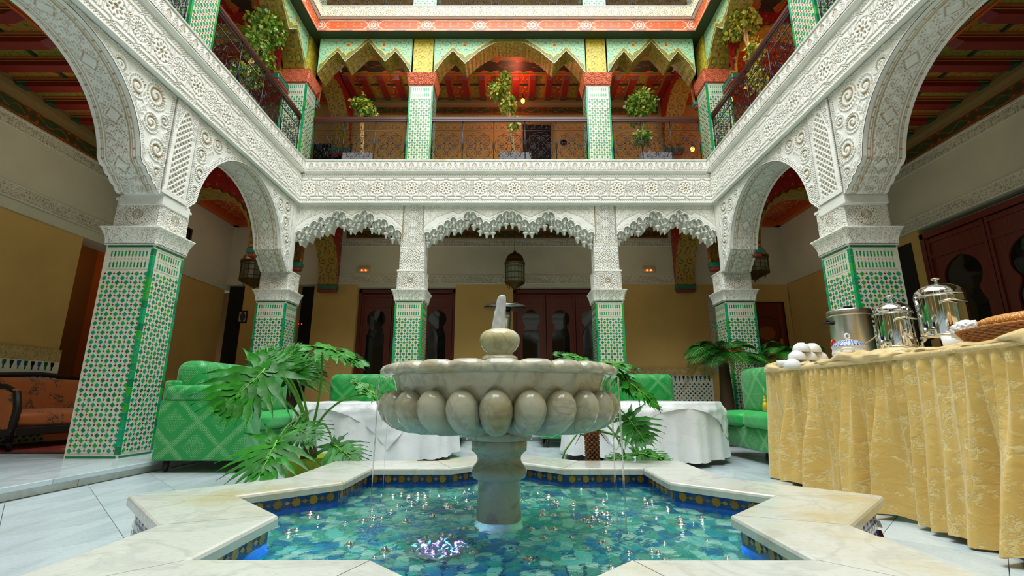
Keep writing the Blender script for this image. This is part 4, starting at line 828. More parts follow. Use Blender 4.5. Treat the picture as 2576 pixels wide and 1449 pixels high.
STM=[star8(.0225,.0025,c) for c in OCH]; DTM=[star8(.0135,.0022,c,2,.72) for c in OCH]; outer=MB()
for k in range(N):
    j=(k+1)%N
    for P,sg in ((I2,1),(O2,-1)):
        a,b=P[k],P[j]; L=math.hypot(b[0]-a[0],b[1]-a[1]); ang=math.atan2(b[1]-a[1],b[0]-a[0]); n=max(1,int(L/.066)); st=L/n
        nx,ny=math.sin(ang)*-1,math.cos(ang)   # left normal (towards centre for ccw star)
        if sg<0: nx,ny=-nx,-ny
        back=(sg>0 and (a[1]+b[1])<-.9)
        for i in range(n):
            x=a[0]+math.cos(ang)*(i+.5)*st; y=a[1]+math.sin(ang)*(i+.5)*st; rz=ang+(pi if sg>0 else 0)
            if sg>0:
                ob('star_tile',random.choice(STM),pool,(x+nx*.0005,y+ny*.0005,.126),(0,0,rz)); xx=a[0]+math.cos(ang)*(i+1)*st; yy=a[1]+math.sin(ang)*(i+1)*st
                if i<n-1: ob('diamond_tile',random.choice(DTM),pool,(xx+nx*.0005,yy+ny*.0005,.126),(0,0,rz))
            else:
                for q in range(16):
                    pass
                R=.0225; V=[(x+math.cos(ang)*R*(1 if t%2==0 else .74)*math.cos(t*pi/8)+nx*.003,y+math.sin(ang)*R*(1 if t%2==0 else .74)*math.cos(t*pi/8)+ny*.003,.122+R*(1 if t%2==0 else .74)*math.sin(t*pi/8)) for t in range(16)]; outer.add(V,[list(range(16))],random.choice(OCH))
                for zq,cc in ((.084,BONE),(.05,hx('#5a2a20')),(.02,BONE*.9)):
                    for h_ in (0,.5):
                        xa=x+math.cos(ang)*(h_-.5)*st; ya=y+math.sin(ang)*(h_-.5)*st; w=st*.22; outer.add([(xa-math.cos(ang)*w+nx*.003,ya-math.sin(ang)*w+ny*.003,zq-.012),(xa+math.cos(ang)*w+nx*.003,ya+math.sin(ang)*w+ny*.003,zq-.012),(xa+math.cos(ang)*w*.6+nx*.003,ya+math.sin(ang)*w*.6+ny*.003,zq+.012),(xa-math.cos(ang)*w*.6+nx*.003,ya-math.sin(ang)*w*.6+ny*.003,zq+.012)],[[0,1,2,3]],cc)
stuff(outer.build('outer_mosaic',m_glaze,pool))
# basin floor mosaic: jittered tiles
MC=[hx(c) for c in ('#1678a0','#229aa0','#7ad0bc','#c0e6cc','#14708c','#34a08c','#94d0b0','#5aa088')]
g=.047; n=48; jx=RNG.uniform(-.3,.3,(n,n,2))*g; tiles=[]
for i in range(n-1):
    for j in range(n-1):
        cx=(i-n/2+.5)*g; cy=(j-n/2+.5)*g
        if not instar(cx,cy,.80): continue
        P=[]
        for di,dj in ((0,0),(1,0),(1,1),(0,1)): P.append(np.array([(i+di-n/2)*g+jx[i+di,j+dj,0],(j+dj-n/2)*g+jx[i+di,j+dj,1]]))
        m=sum(P)/4; P=[m+(p-m)*.95 for p in P]; tiles.append((m[1]+.4*abs(m[0]+.5) if abs(m[1])<.75 else 9,m,P))
tiles.sort(key=lambda t:t[0]); st=MB()
MTM=[]
for q in range(5):
    for c in MC:
        r=np.random.RandomState(q*9+len(MTM)); P=[np.array(p)*g*.475*(1+r.uniform(-.12,.12)) for p in ((-1,-1),(1,-1),(1,1),(-1,1))]; MTM.append(setmesh('mosaic_tile',[(p[0],p[1],0) for p in P]+[(p[0]*.92,p[1]*.92,.003) for p in P],[[4,5,6,7],[0,1,5,4],[1,2,6,5],[2,3,7,6],[3,0,4,7]],m_glaze,c))
for q,(d,m,P) in enumerate(tiles):
    if q<290: ob('mosaic_tile',random.choice(MTM),pool,(m[0],m[1],.0055),(0,0,random.uniform(-.25,.25)))
    else: st.add([(p[0],p[1],.0085) for p in P],[[0,1,2,3]],MC[RNG.randint(8)])
stuff(st.build('basin_mosaic',m_glaze,pool)); MB().prism(star(.80),.001,.0052,hx('#0f4c78')).build('basin_floor',m_glaze,pool)
# water surface
n=360; xs=np.linspace(-1.11,1.11,n); Xg,Yg=np.meshgrid(xs,xs); h=0*Xg
for q in range(46):
    a=RNG.uniform(0,2*pi); r=RNG.uniform(.42,.5) if q<30 else RNG.uniform(.2,.9); cx,cy=r*math.cos(a),r*math.sin(a); d=np.hypot(Xg-cx,Yg-cy); h+=.0022*np.sin(d*150+RNG.rand()*6)*np.exp(-d*9)
for q in range(14):
    a=RNG.uniform(0,2*pi); k=RNG.uniform(18,60); h+=.0007*np.sin((Xg*math.cos(a)+Yg*math.sin(a))*k+RNG.rand()*6+1.5*np.sin(Xg*5+q))
keep=instar(Xg,Yg,.785).ravel(); F=grid(n,n); F=F[keep[F].all(1)]; used=np.unique(F); re=-np.ones(n*n,int); re[used]=np.arange(len(used))
V=np.stack([Xg,Yg,WZ+h],-1).reshape(-1,3)[used]
mw=Mat('pool_water',(.80,.96,.97),.015,0,IOR=1.33,Transmission_Weight=1.0); nz_=mw.noise(38,3,dist=.6,sc=(1,1.6,1)); mw.bump(nz_,.006,.45); m_water=mw.m
water=ob('water',setmesh('water',V,re[F],m_water,None,True),pool)
mj=Mat('clear_water',(.97,.99,1),.03,0,IOR=1.33,Transmission_Weight=1.0); mj.bump(mj.noise(60,2),.01,.4); m_jet=mj.m; mf=Mat('frothy_water',(.97,.98,1),.22,0,IOR=1.2,Transmission_Weight=.6); mf.bump(mf.noise(90,3,sc=(1,1,.35)),.01,.6)
bub=shared('bub',lambda:MB().lathe([(.0001,.0085),(.004,.0078),(.0075,.0048),(.0088,.0005),(.0125,.0012),(.0155,.0)],12).mesh('bubble',m_jet,True,False))
q=0
while q<150:
    a=RNG.uniform(0,2*pi); r=RNG.uniform(.16,.95); x,y=r*math.cos(a),r*math.sin(a)
    if not instar(x,y,.70) or (RNG.rand()<.4 and abs(r-.5)>.15): continue
    s=RNG.uniform(.4,1.45); ob('bubble',bub,water,(x,y,WZ+.001),(0,0,0),(s,s,s)); q+=1
# underwater lamp
lx,ly=-.245-PX,1.74-PY
mE=Mat('underwater_lamp',(0,0,0),.3); mE.set('Emission Color',(.25,.32,1,1)); mE.set('Emission Strength',14); mE2=Mat('underwater_lamp_violet',(0,0,0),.3); mE2.set('Emission Color',(.5,.15,1,1)); mE2.set('Emission Strength',13); mE3=Mat('underwater_lamp_cyan',(0,0,0),.3); mE3.set('Emission Color',(.1,.6,1,1)); mE3.set('Emission Strength',8)
lr=ob('underwater_lamp',MB().lathe([(.001,.035),(.10,.035),(.112,.03),(.114,.006),(.001,.006)],28,(lx,ly,0)).mesh('underwater_lamp',m_steel,True),pool); 
for q in range(24):
    a=q*2.4; r=.020*math.sqrt(q+.3); ob('lamp_lens',shared(('led',q%3),lambda q=q:MB().ball((0,0,0),.0055,8,6,sc=(1,1,.5)).mesh('lamp_lens',(mE.m,mE2.m,mE3.m)[q%3],True)),lr,(lx+r*math.cos(a),ly+r*math.sin(a),.037))
for x,y,e_,c in ((-.45,1.80,3.6,(.3,1,.9)),(.40,1.95,4.2,(.3,1,.85)),(-.24,1.74,3.0,(.22,.3,1)),(.70,1.72,1.4,(.2,.8,1)),(-.70,1.70,1.4,(.3,.9,1)),(.05,2.30,.7,(.3,1,.8))): light('underwater_glow','POINT',(x,y,.07),e_*1.15,c,0)  # sizeless unseen lights added to brighten the basin; only the blue has a fixture
# ------------------------------------------------------------------ marble fountain
FX,FY=-.052,2.01
ft=thing('marble_fountain','veined marble fountain bowl with gadrooned belly on a turned pedestal','fountain',(FX,FY,-.033))
MB().lathe([(.10,.038),(.094,.06),(.0905,.12),(.086,.2),(.084,.275),(.088,.282),(.104,.288),(.112,.302),(.112,.318),(.104,.332),(.092,.345),(.088,.358),(.090,.372),(.102,.385),(.113,.392),(.114,.428),(.110,.432)],48).build('pedestal',m_fount,ft,True)
MB().lathe([(.105,.43),(.132,.434),(.136,.44),(.136,.456),(.130,.462),(.10,.464)],48).build('collar',m_fount,ft,True)
MB().lathe([(.10,.462),(.16,.468),(.28,.49),(.37,.52),(.405,.56),(.415,.60),(.425,.645),(.438,.678),(.44,.686),(.40,.686),(.38,.645),(.30,.60),(.01,.585)],96).build('bowl',m_fount,ft,True)
path=[(.424,.608,.004),(.426,.603,.024),(.430,.590,.040),(.432,.572,.0515),(.431,.553,.056),(.422,.533,.0555),(.403,.516,.052),(.37,.502,.047),(.32,.492,.040),(.26,.484,.032),(.20,.478,.025),(.145,.472,.019)]
gm=MB().tube([(p[0],0,p[1]) for p in path],[p[2] for p in path],18).mesh('gadroon',m_fount,True)
for i in range(24): ob('gadroon',gm,ft,(0,0,.014),(0,0,-pi/2+i*pi/12))
rimP=[(.40,.700),(.41,.712),(.43,.7175),(.455,.7165),(.476,.708),(.4865,.693),(.484,.680),(.472,.673),(.45,.672),(.41,.674)]
def seg_rim():
    m=14; V=[]; 
    for q in range(m+1):
        t=(q/m-.5)*2*pi/24; k=1-.028*abs(math.sin(t*12))**14-.004*abs(math.sin(t*12))**2
        for r_,z in rimP: f=(r_-.41)/.08; rr=r_*(1-(1-k)*f) if r_>.41 else r_; zz=z-(1-k)*.25*(1 if z>.69 else 0); V.append((rr*math.cos(t),rr*math.sin(t),zz))
    return setmesh('rim_petal',V,grid(len(rimP),m+1),m_fount,None,True)
rp=seg_rim()
for i in range(24): ob('rim_petal',rp,ft,(0,0,.010),(0,0,-pi/2+.04+i*pi/12))
ob('bowl_water',MB().lathe([(.001,.702),(.2,.703),(.405,.702)],64).mesh('bowl_water',m_water,True),ft)
tag(MB().lathe([(.066,.60),(.066,.70),(.070,.742),(.076,.748),(.078,.757),(.074,.767),(.060,.772),(.054,.779),(.056,.785),(.070,.797),(.082,.815),(.0875,.835),(.083,.858),(.068,.874),(.045,.883),(.018,.887),(.001,.886)],48,mod=lambda t,z:1-.012*np.abs(np.sin(8*t))).build('finial',m_finial,ft,True),'yellow-stained marble ball finial')
# jet, streams, films
mb=MB(); n,m=28,40; V=[]
for k in range(m+1):
    z=.884+.152*k/m; r0=.012*(1-k/m)+.0165 if k<m-4 else .0165*math.sqrt(max(.01,1-((k-m+4)/4.2)**2))
    for i in range(n): t=2*pi*i/n; r=r0*(1+.07*math.sin(2*t+z*21)+.05*math.sin(5*t-z*33)+.035*math.sin(z*130+t*3)+.03*math.sin(9*t+z*60)); V.append((r*math.cos(t)+.004*math.sin(z*26)+.05*(z-.884)-.003,r*math.sin(t),z))
F=[[k*n+i,k*n+(i+1)%n,(k+1)*n+(i+1)%n,(k+1)*n+i] for k in range(m) for i in range(n)]; mb.add(V,F+[[m*n+i for i in range(n)]])
tag(mb.build('water_jet',mf.m,ft,True),'short clear jet of water bubbling from the finial')
for q in range(18):
    a=-pi/2+RNG.uniform(-1.75,1.75) if q>9 else -pi/2+(-1)**q*RNG.uniform(1.15,1.6); r=.488; x,y=r*math.cos(a),r*math.sin(a); w=RNG.uniform(.0004,.0009); P=[]
    z0=.678; z1=WZ+.033 if q%2==0 or q<6 else RNG.uniform(.45,.6)
    for k in range(12): t=k/11; P.append((x*(1+.006*t)+.0012*math.sin(k*1.3+q),y*(1+.006*t),z0+(z1-z0)*t))
    ob('water_stream',MB().tube(P,[w*(1.6-.7*k/11) for k in range(12)],6).mesh('water_stream',m_jet,True,False),ft)
# ------------------------------------------------------------------ soft furniture
import bmesh
def rbox(x0,x1,y0,y1,z0,z1,r,seg=4,puff=0):
    bm=bmesh.new(); bmesh.ops.create_cube(bm,size=1)
    for v in bm.verts: v.co=Vector(((x0+x1)/2+v.co.x*(x1-x0),(y0+y1)/2+v.co.y*(y1-y0),(z0+z1)/2+v.co.z*(z1-z0)))
    if puff: bmesh.ops.subdivide_edges(bm,edges=bm.edges[:],cuts=7,use_grid_fill=True)
    if puff:
        for v in bm.verts:
            a=(v.co.x-x0)/(x1-x0); b=(v.co.y-y0)/(y1-y0); c=(v.co.z-z0)/(z1-z0)
            # superellipsoid rounding
            p=np.array([2*a-1,2*b-1,2*c-1]); m_=np.abs(p).max(); q=p/ (np.sum(np.abs(p)**6)**(1/6)/m_ if m_>0 else 1); hs=np.array([(x1-x0)/2,(y1-y0)/2,(z1-z0)/2]); q=np.clip(q,-1,1)
            v.co=Vector(((x0+x1)/2+q[0]*hs[0],(y0+y1)/2+q[1]*hs[1],(z0+z1)/2+q[2]*hs[2]))
            f=(1-(2*a-1)**2)*(1-(2*b-1)**2)*(1 if c>.5 else 0)+ (0); v.co.z+=puff*f*(1 if abs(c-1)<.01 else 0)
    else: bmesh.ops.bevel(bm,geom=bm.edges[:],offset=r,segments=seg,affect='EDGES',profile=.5)
    me=bpy.data.meshes.new('soft'); bm.to_mesh(me); bm.free(); me.polygons.foreach_set('use_smooth',np.ones(len(me.polygons),dtype=bool)); return me
def boxuv(me,off=(0,0)):
    ul=me.uv_layers.new(name='UVMap') if not me.uv_layers else me.uv_layers[0]
    for p in me.polygons:
        n=p.normal; a=max(range(3),key=lambda i:abs(n[i]))
        for li in p.loop_indices:
            c=me.vertices[me.loops[li].vertex_index].co; uv=(c.y,c.z) if a==0 else ((c.x,c.z) if a==1 else (c.x,c.y)); ul.data[li].uv=(uv[0]+off[0],uv[1]+off[1])
    return me
def soft(name,mat,parent,*a,**k): 
    me=boxuv(rbox(*a,**k)); me.name=name; me.materials.append(mat); return ob(name,me,parent)
TAS=shared('tassel',lambda:MB().lathe([(.002,0),(.006,-.004),(.009,-.014),(.005,-.02),(.013,-.03),(.015,-.042),(.010,-.052),(.016,-.058),(.021,-.075),(.023,-.125),(.001,-.127)],14,mod=lambda t,z:1+.06*np.sin(9*t)*(z<-.055)).tube([(0,0,0),(0,0,.07)],.003,5).mesh('tassel',m_rope,True,False))
def sofa(label,loc,rz,L,D,arms=(1,1),nseat=2,tas=()):
    r=thing('green_sofa',label,'sofa',loc,rz,None); x0=.2 if arms[0] else 0; x1=L-.2 if arms[1] else L
    soft('base',m_broc,r,x0-.01,x1+.01,.03,D-.02,.10,.30,.02); w=(x1-x0)/nseat
    for i in range(nseat): soft('seat_cushion',m_seat,r,x0+i*w+.003,x0+(i+1)*w-.003,-.01,D-.2,.295,.425,.04,puff=.018)
    for i in range(nseat): soft('back_cushion',m_broc,r,x0+i*w+.003-(.0 if i or not arms[0] else .12),x0+(i+1)*w-.003+(.12 if i==nseat-1 and arms[1] else 0),D-.27,D-.01,.40,.865,.085,seg=5)
    soft('back_panel',m_broc,r,.015,L-.015,D-.10,D,.10,.70,.02)
    for k,x in ((0,0),(1,L-.22)):
        if arms[k]:
            a=soft('arm',m_broc,r,x,x+.22,.0,D,.09,.545,.018); soft('arm_pad',m_broc,a,x-.012,x+.232,-.02,D-.02,.535,.665,.055,seg=5)
    for x in (.07,L-.07):
        for y in (.07,D-.08): ob('leg',shared('sleg',lambda:MB().lathe([(.012,0),(.018,.02),(.016,.03),(.024,.045),(.020,.055),(.028,.10)],12,c=hx('#23150f')).mesh('leg',m_paint,True)),r,(x,y,0))
    for x,y,z in tas: ob('tassel',TAS,r,(x,y,z))
    return r
sofa('green and gold brocade sofa at left, its arm end facing the camera',(-2.07,3.82,0),pi/2,1.62,.71,(1,0),2,[(.23,-.045,.60)])
sofa('green sofa at right, half hidden behind the gold buffet table',(2.14,5.20,0),-pi/2,1.42,.58,(0,1),2,[(1.17,-.035,.58)])
sofa('green brocade sofa against the far arcade, left of the fountain',(-2.36,5.66,0),0,1.76,.78,(0,0),2)
sofa('green brocade sofa against the far arcade, right of the fountain',(.34,5.66,0),0,1.76,.78,(0,0),2)
# low round tables with satin cloths
def fold(a,ph): return .5*np.sin(a*11+ph)+.3*np.sin(a*19+ph*2)+.25*np.sin(a*29+ph*3)
def table(label,x,y,R,zt,ph,oa,hs,drop):
    t=thing('coffee_table','low round coffee table under '+label,'table',(x,y,0)); MB().lathe([(.001,zt-.03),(R-.01,zt-.03),(R,zt-.02),(R,zt-.008),(.001,zt-.008)],48,c=hx('#6a4a30')).build('tabletop',m_paint,t)
    for k in range(4): ob('leg',shared('tleg',lambda:MB().tube([(0,0,0),(0,0,.49)],.022,8,hx('#4a3020')).mesh('leg',m_paint,True)),t,(.5*math.cos(k*pi/2+.5),.5*math.sin(k*pi/2+.5),0))
    na,nr,nd=260,8,26; A=np.linspace(0,2*pi,na,endpoint=False); V=[]
    for k in range(nr): r=R*(k/(nr-1))*.99+.002; V.append(np.stack([r*np.cos(A),r*np.sin(A),0*A+zt+.001*np.sin(A*7)],-1))
    zb=.055
    for k in range(1,nd+1):
        q=k/nd; r=R+.012*min(1,q*8)+ .05*q**1.1*fold(A,ph)+.012*q+.012*np.sin(A*47+q*3)*q*.3; z=zt-(zt-zb)*q - .007*np.abs(np.sin(A*26))*q**6+.012*q*np.sin(A*3+ph); V.append(np.stack([r*np.cos(A),r*np.sin(A),z],-1))
    m=len(V); F=[[k*na+i,k*na+(i+1)%na,(k+1)*na+(i+1)%na,(k+1)*na+i] for k in range(m-1) for i in range(na)]; F.append(list(range(na))[::-1])
    tag(ob('tablecloth',setmesh('tablecloth',np.concatenate(V),F,m_satin,None,True),None,(x,y,0)),'long white satin tablecloth '+label,'tablecloth')
    n=110; s=np.linspace(-hs,hs,n); U,W_=np.meshgrid(s,s); X_=U*math.cos(oa)-W_*math.sin(oa); Y_=U*math.sin(oa)+W_*math.cos(oa); r=np.hypot(X_,Y_); a=np.arctan2(Y_,X_); ov=np.clip(r-R,0,9); e=ss(ov,0,.08)
    wr=.004*np.sin(a*37+ov*20)+.010*np.sin(a*13-ov*9+ph)+.003*np.sin(ov*60+a*9); rr=np.minimum(r,R)+ .022*e+e*np.maximum(wr,-.012)+.055*ov/.5*np.maximum(fold(a,ph),-.25)+.006*e; Z=zt+.006+.003*np.sin(X_*22+Y_*9)*(1-e)-ov
    V=np.stack([np.where(r>1e-6,rr*np.cos(a),0),np.where(r>1e-6,rr*np.sin(a),0),Z],-1)
    tag(ob('cloth_overlay',setmesh('cloth_overlay',V,grid(n,n),m_satin,None,True),None,(x,y,0)),'square crinkled white satin topper '+drop,'tablecloth')
table('on the table left of the fountain',-1.31,4.82,.745,.52,.4,-pi/2+1.15,.80,'hanging in a point, table left of the fountain')
table('on the table right of the fountain',1.27,4.82,.745,.52,2.1,.25,.80,'draped over the table right of the fountain')
# buffet table
bt=thing('buffet_table','long buffet table under a pleated gold damask skirt, at right','table',(2.2,2.2,0)); ob('tabletop',MB().box(-.25,.38,-1.6,1.36,.725,.75,hx('#8a6a40'),.004).mesh('tabletop',m_paint),bt)
for x in (-.2,.32):
    for y in (-1.5,0,1.28): ob('leg',shared('bleg',lambda:MB().tube([(0,0,0),(0,0,.725)],.018,8,hx('#303030')).mesh('leg',m_black,True,False)),bt,(x,y,0))
def buffet_path(s):   # s metres along: far end across, then along the front towards the camera, rounded corner
    if s<.64: return (2.60-s*1.0,3.615,0,1)
    if s<.76: t=(s-.64)/.12*pi/2; return (1.96-.06*math.sin(t),3.555+.06*math.cos(t),-math.sin(t),math.cos(t))
    q=s-.76; return (1.900-.030*q,3.555-q,-1,0)
ns,nv=1400,60; Sx=np.linspace(0,3.9,ns); V=[]; UV=[]
pts=np.array([buffet_path(s) for s in Sx]); cn=(np.abs(Sx-.7)<.05)
rr_=np.random.RandomState(3); phs=rr_.uniform(0,6,12); warp=.03*np.sin(Sx*4.1)+.02*np.sin(Sx*9.7+1)
for k in range(nv):
    q=k/(nv-1); z=.752-(.752-.012)*q
    top=np.abs(((Sx+warp)/.062)%1-.5)*2; pl=.030*(top-.5)*(1-.75*q)*ss(q,0.0,.08)
    lf=.040*np.sin((Sx+warp)*2*pi/.31+.5*np.sin(q*2))+.030*np.sin((Sx+warp*2)*2*pi/.17+phs[1])+.014*np.sin(Sx*2*pi/.095+phs[2]+q*2)
    lf=lf*ss(q,.02,.75)*(.6+.6*q); d=pl+lf+.06*q**2*ss(Sx,1.6,3.2)+.045*q
    cc=np.exp(-((Sx-.70)/.10)**2); d=np.maximum(d*(1-.8*cc)+cc*.035*q,-.03); x=pts[:,0]+pts[:,2]*d; y=pts[:,1]+pts[:,3]*d; zz=z+.006*np.sin(Sx*13)*q**3+ .02*q**4*np.maximum(0,np.sin((Sx+warp)*2*pi/.31))
    V.append(np.stack([x,y,zz],-1)); UV.append(np.stack([Sx*1.25,zz],-1))
tag(ob('table_skirt',setmesh('table_skirt',np.concatenate(V),grid(ns,nv),m_gold,None,True,np.concatenate(UV)),None),'pleated gold damask skirt hanging around the buffet table','table skirt')
V=[];UV=[]
for k in range(6):
    q=k/5; z=.768-.022*q+.006*np.sin(Sx*2.3+1)*(q>.5); V.append(np.stack([pts[:,0]+pts[:,2]*(.010+.004*np.sin(pi*q)),pts[:,1]+pts[:,3]*(.010+.004*np.sin(pi*q)),z+0*Sx],-1)); UV.append(np.stack([Sx,z+0*Sx],-1))
tag(ob('skirt_band',setmesh('skirt_band',np.concatenate(V),grid(ns,6),m_goldplain,None,True,np.concatenate(UV)),None),'smooth gold heading band along the top of the buffet skirt','table skirt')
# rumpled top cloth: swag along the edge and flat field
ns2,nc=620,26; Sx=np.linspace(.2,3.9,ns2); p2=np.array([buffet_path(s) for s in Sx]); a=np.linspace(0,2*pi,nc)
def nzf(s,k,p): return math.sin(0) + np.sin(s*k+p)*.5+np.sin(s*k*2.3+p*2)*.3+np.sin(s*k*4.9+p*3)*.2
rad=.013+.006*nzf(Sx,7,1)+.012*np.exp(-((Sx-.85)/.10)**2)+.014*np.exp(-((Sx-2.75)/.22)**2)+.012*np.exp(-((Sx-1.7)/.3)**2); rad=np.clip(rad,.006,.03)
A_,S_=np.meshgrid(a,Sx); R_=rad[:,None]*(.6+.75*np.abs(np.sin(A_*1.0+S_*11+1.6*np.sin(S_*5)))+.45*np.abs(np.sin(A_*1.5-S_*17+2*np.sin(S_*7+1)))+.12*np.sin(A_*4+S_*37)); cx=p2[:,0,None]-p2[:,2,None]*.022; cy=p2[:,1,None]-p2[:,3,None]*.022
out=R_*np.cos(A_)*1.35; V=np.stack([cx+p2[:,2,None]*out,cy+p2[:,3,None]*out,(.762+rad[:,None]*.6)+R_*np.sin(A_)],-1); UV=np.stack([S_,A_*.02],-1).reshape(-1,2)
cl=thing('gold_top_cloth','rumpled gold satin cloth gathered along the edge of the buffet top','cloth',(0,0,0)); ob('gathered_edge',setmesh('gathered_edge',V,grid(nc,ns2),m_goldplain,None,True,UV),cl)
U,W_=np.meshgrid(np.linspace(1.89,2.6,60),np.linspace(.62,3.58,200)); ob('cloth_field',setmesh('cloth_field',np.stack([U,W_,.762+.004*np.sin(U*40+W_*13)+.004*np.sin(W_*37)],-1),grid(60,200),m_goldplain,None,True,np.stack([U,W_],-1).reshape(-1,2)),cl)
# ------------------------------------------------------------------ things on the buffet
TZ=.766
def disp(label,x,y,R,zr,zd,zk,zb,rz):
    r=thing('drink_dispenser',label,'dispenser',(x,y,TZ)); z=lambda v:v-TZ
    MB().lathe([(R*.97,z(zb)),(R,z(zb)+.01),(R,z(zr)-.02),(R*1.015,z(zr)-.012),(R*1.015,z(zr)-.003),(R*.98,z(zr))],48).build('body',m_chrome,r,True)
    d=MB().lathe([(R*1.02,z(zr))]+[(R*1.0*math.cos(t),z(zr)+.006+(zd-zr-.006)*math.sin(t)) for t in np.linspace(0,pi/2-.05,14)]+[(.001,z(zd))],48).build('lid',m_chrome,r,True)
    ob('knob',MB().lathe([(.012,z(zd)-.002),(.007,z(zd)+.008),(.009,z(zk)-.014),(.022,z(zk)-.006),(.020,z(zk)),(.001,z(zk)+.002)],16).mesh('knob',m_chrome,True),d)
    MB().lathe([(R*.95,z(zb)-.006),(R*1.05,z(zb)-.004),(R*1.05,z(zb)+.006),(R*.95,z(zb)+.008)],40).build('base_ring',m_chrome,r,True)
    for k in range(3):
        a=rz+.6+k*2*pi/3; P=[(R*.9*math.cos(a),R*.9*math.sin(a),z(zb)),(R*1.12*math.cos(a),R*1.12*math.sin(a),z(zb)-.02),(R*1.1*math.cos(a),R*1.1*math.sin(a),.02),(R*1.25*math.cos(a),R*1.25*math.sin(a),.004)]; ob('leg',MB().tube(P,[.009,.008,.007,.010],8).mesh('leg',m_chrome,True),r)
    for a in (rz+.5,rz+pi+.3): # side handles
        c,s=math.cos(a),math.sin(a); zh=z(zr)-.05; P=[(R*c,R*s,zh),((R+.03)*c,(R+.03)*s,zh+.004),((R+.035)*c-.05*s,(R+.035)*s+.05*c,zh+.012),((R*.9)*c-.10*s,(R*.9)*s+.10*c,zh+.0)]; ob('handle',MB().tube(P,.0055,8).mesh('handle',m_chrome,True),r)
    c,s=math.cos(rz),math.sin(rz); zt=z(zb)+.03; t=MB().tube([(R*.95*c,R*.95*s,zt),((R+.05)*c,(R+.05)*s,zt),((R+.055)*c,(R+.055)*s,zt-.035)],[.011,.010,.008],10); ob('tap',t.mesh('tap',m_chrome,True),r); ob('tap_lever',MB().tube([((R+.04)*c,(R+.04)*s,zt),((R+.04)*c,(R+.04)*s,zt+.035)],.008,8).mesh('tap_lever',m_black,True),r)
disp('smaller domed chrome drink dispenser, in the middle of the buffet',2.135,2.60,.088,1.022,1.089,1.128,.832,3.5)
disp('larger domed chrome drink dispenser, standing nearer the camera behind the bread basket',2.245,2.42,.105,1.082,1.151,1.181,.872,3.45)
r=thing('steel_pot','tall brushed steel soup pot with black handles, leftmost metal vessel on the buffet','pot',(2.37,3.27,TZ)); r.scale=(.84,.84,1)
MB().lathe([(.145,.0),(.150,.006),(.150,.36),(.152,.365)],48).build('body',m_steel,r,True); ld=MB().lathe([(.158,.352),(.160,.36),(.160,.385),(.155,.395),(.10,.40),(.001,.402)],48).build('lid',m_steel,r,True); ob('lid_grip',MB().tube([(-.035,0,.40),(-.03,0,.422),(.03,0,.422),(.035,0,.40)],.009,8).mesh('lid_grip',m_black,True),ld)
for a in (pi*.95,-.25): c,s=math.cos(a),math.sin(a); ob('handle',MB().tube([(.15*c-.04*s,.15*s+.04*c,.30),(.19*c-.035*s,.19*s+.035*c,.305),(.19*c+.035*s,.19*s-.035*c,.305),(.15*c+.04*s,.15*s-.04*c,.33)],.009,8).mesh('handle',m_black,True),r)
tag(MB().tube([(.0+.016*math.cos(t),.0,.016*math.sin(t)*1.25) for t in np.linspace(0,2*pi,15)[:-1]],.0055,6,hx('#d8141c'),closed=True).build('red_grip',m_porc,None,True,(2.0,2.93,.893),(0,.2,.3)),'small bright red plastic ring handle beside the tureen','handle')
# tureen
BLU=hx('#2b56a8'); WP=hx('#eeeeea')
def tc(me_pts): 
    x,y,z=me_pts.T; a=np.arctan2(y,x); return a,z
def turc(V,kind):
    a=np.arctan2(V[:,1],V[:,0]); z=V[:,2]; c=np.tile(WP,(len(V),1)); n=.5+.5*np.sin(a*34+np.sin(z*300)*2)*np.sin(z*420+a*5)
    if kind=='body': m=(z<.058+.006*np.sin(a*12))*(n>.38)
    else: m=(n>.42)*(z<.158)*(z>.118)
    return mixc(c,BLU,m.astype(float))
r=thing('soup_tureen','white and blue patterned porcelain tureen with ring-topped lid','tureen',(1.985,2.78,TZ-.018)); r.scale=(.84,.84,.92)
def lm(P,n,nm,kind,mat):
    # resample the profile for fine colour
    P=np.array(P); s=np.r_[0,np.cumsum(np.hypot(*np.diff(P,axis=0).T))]; q=np.linspace(0,s[-1],60); P=[(np.interp(t,s,P[:,0]),np.interp(t,s,P[:,1])) for t in q]; mb=MB().lathe(P,n); V=np.concatenate(mb.V); return setmesh(nm,V,mb.F,mat,turc(V,kind),True)
ob('body',lm([(.05,0),(.058,.004),(.056,.016),(.082,.03),(.102,.052),(.106,.078),(.100,.098),(.104,.114),(.108,.118)],120,'body','body',m_porc),r)
ld=ob('lid',lm([(.104,.118),(.102,.124),(.085,.142),(.055,.158),(.02,.165),(.001,.166)],120,'lid','lid',m_porc),r); ob('lid_ring',MB().tube([(.016*math.cos(t),0,.186+.016*math.sin(t)) for t in np.linspace(0,2*pi,17)[:-1]],.006,8,WP,closed=True).mesh('lid_ring',m_porc,True),ld)
for a in (-2.3,.85): c,s=math.cos(a),math.sin(a); ob('handle',MB().tube([((.10+.03*math.sin(t))*c-.035*math.cos(t)*s,(.10+.03*math.sin(t))*s+.035*math.cos(t)*c,.088+.012*math.sin(t)) for t in np.linspace(-.1,pi+.1,9)],.007,8,WP).mesh('handle',m_porc,True),r)
tag(MB().tube([(2.06,2.80,.852),(2.10,2.74,.897),(2.135,2.70,.932)],.004,6,hx('#c8b080')).ball((2.05,2.815,.842),.016,8,6,hx('#c8b080')).build('wooden_ladle',m_paint,None,True),'pale wooden ladle leaning out of the tureen','ladle')
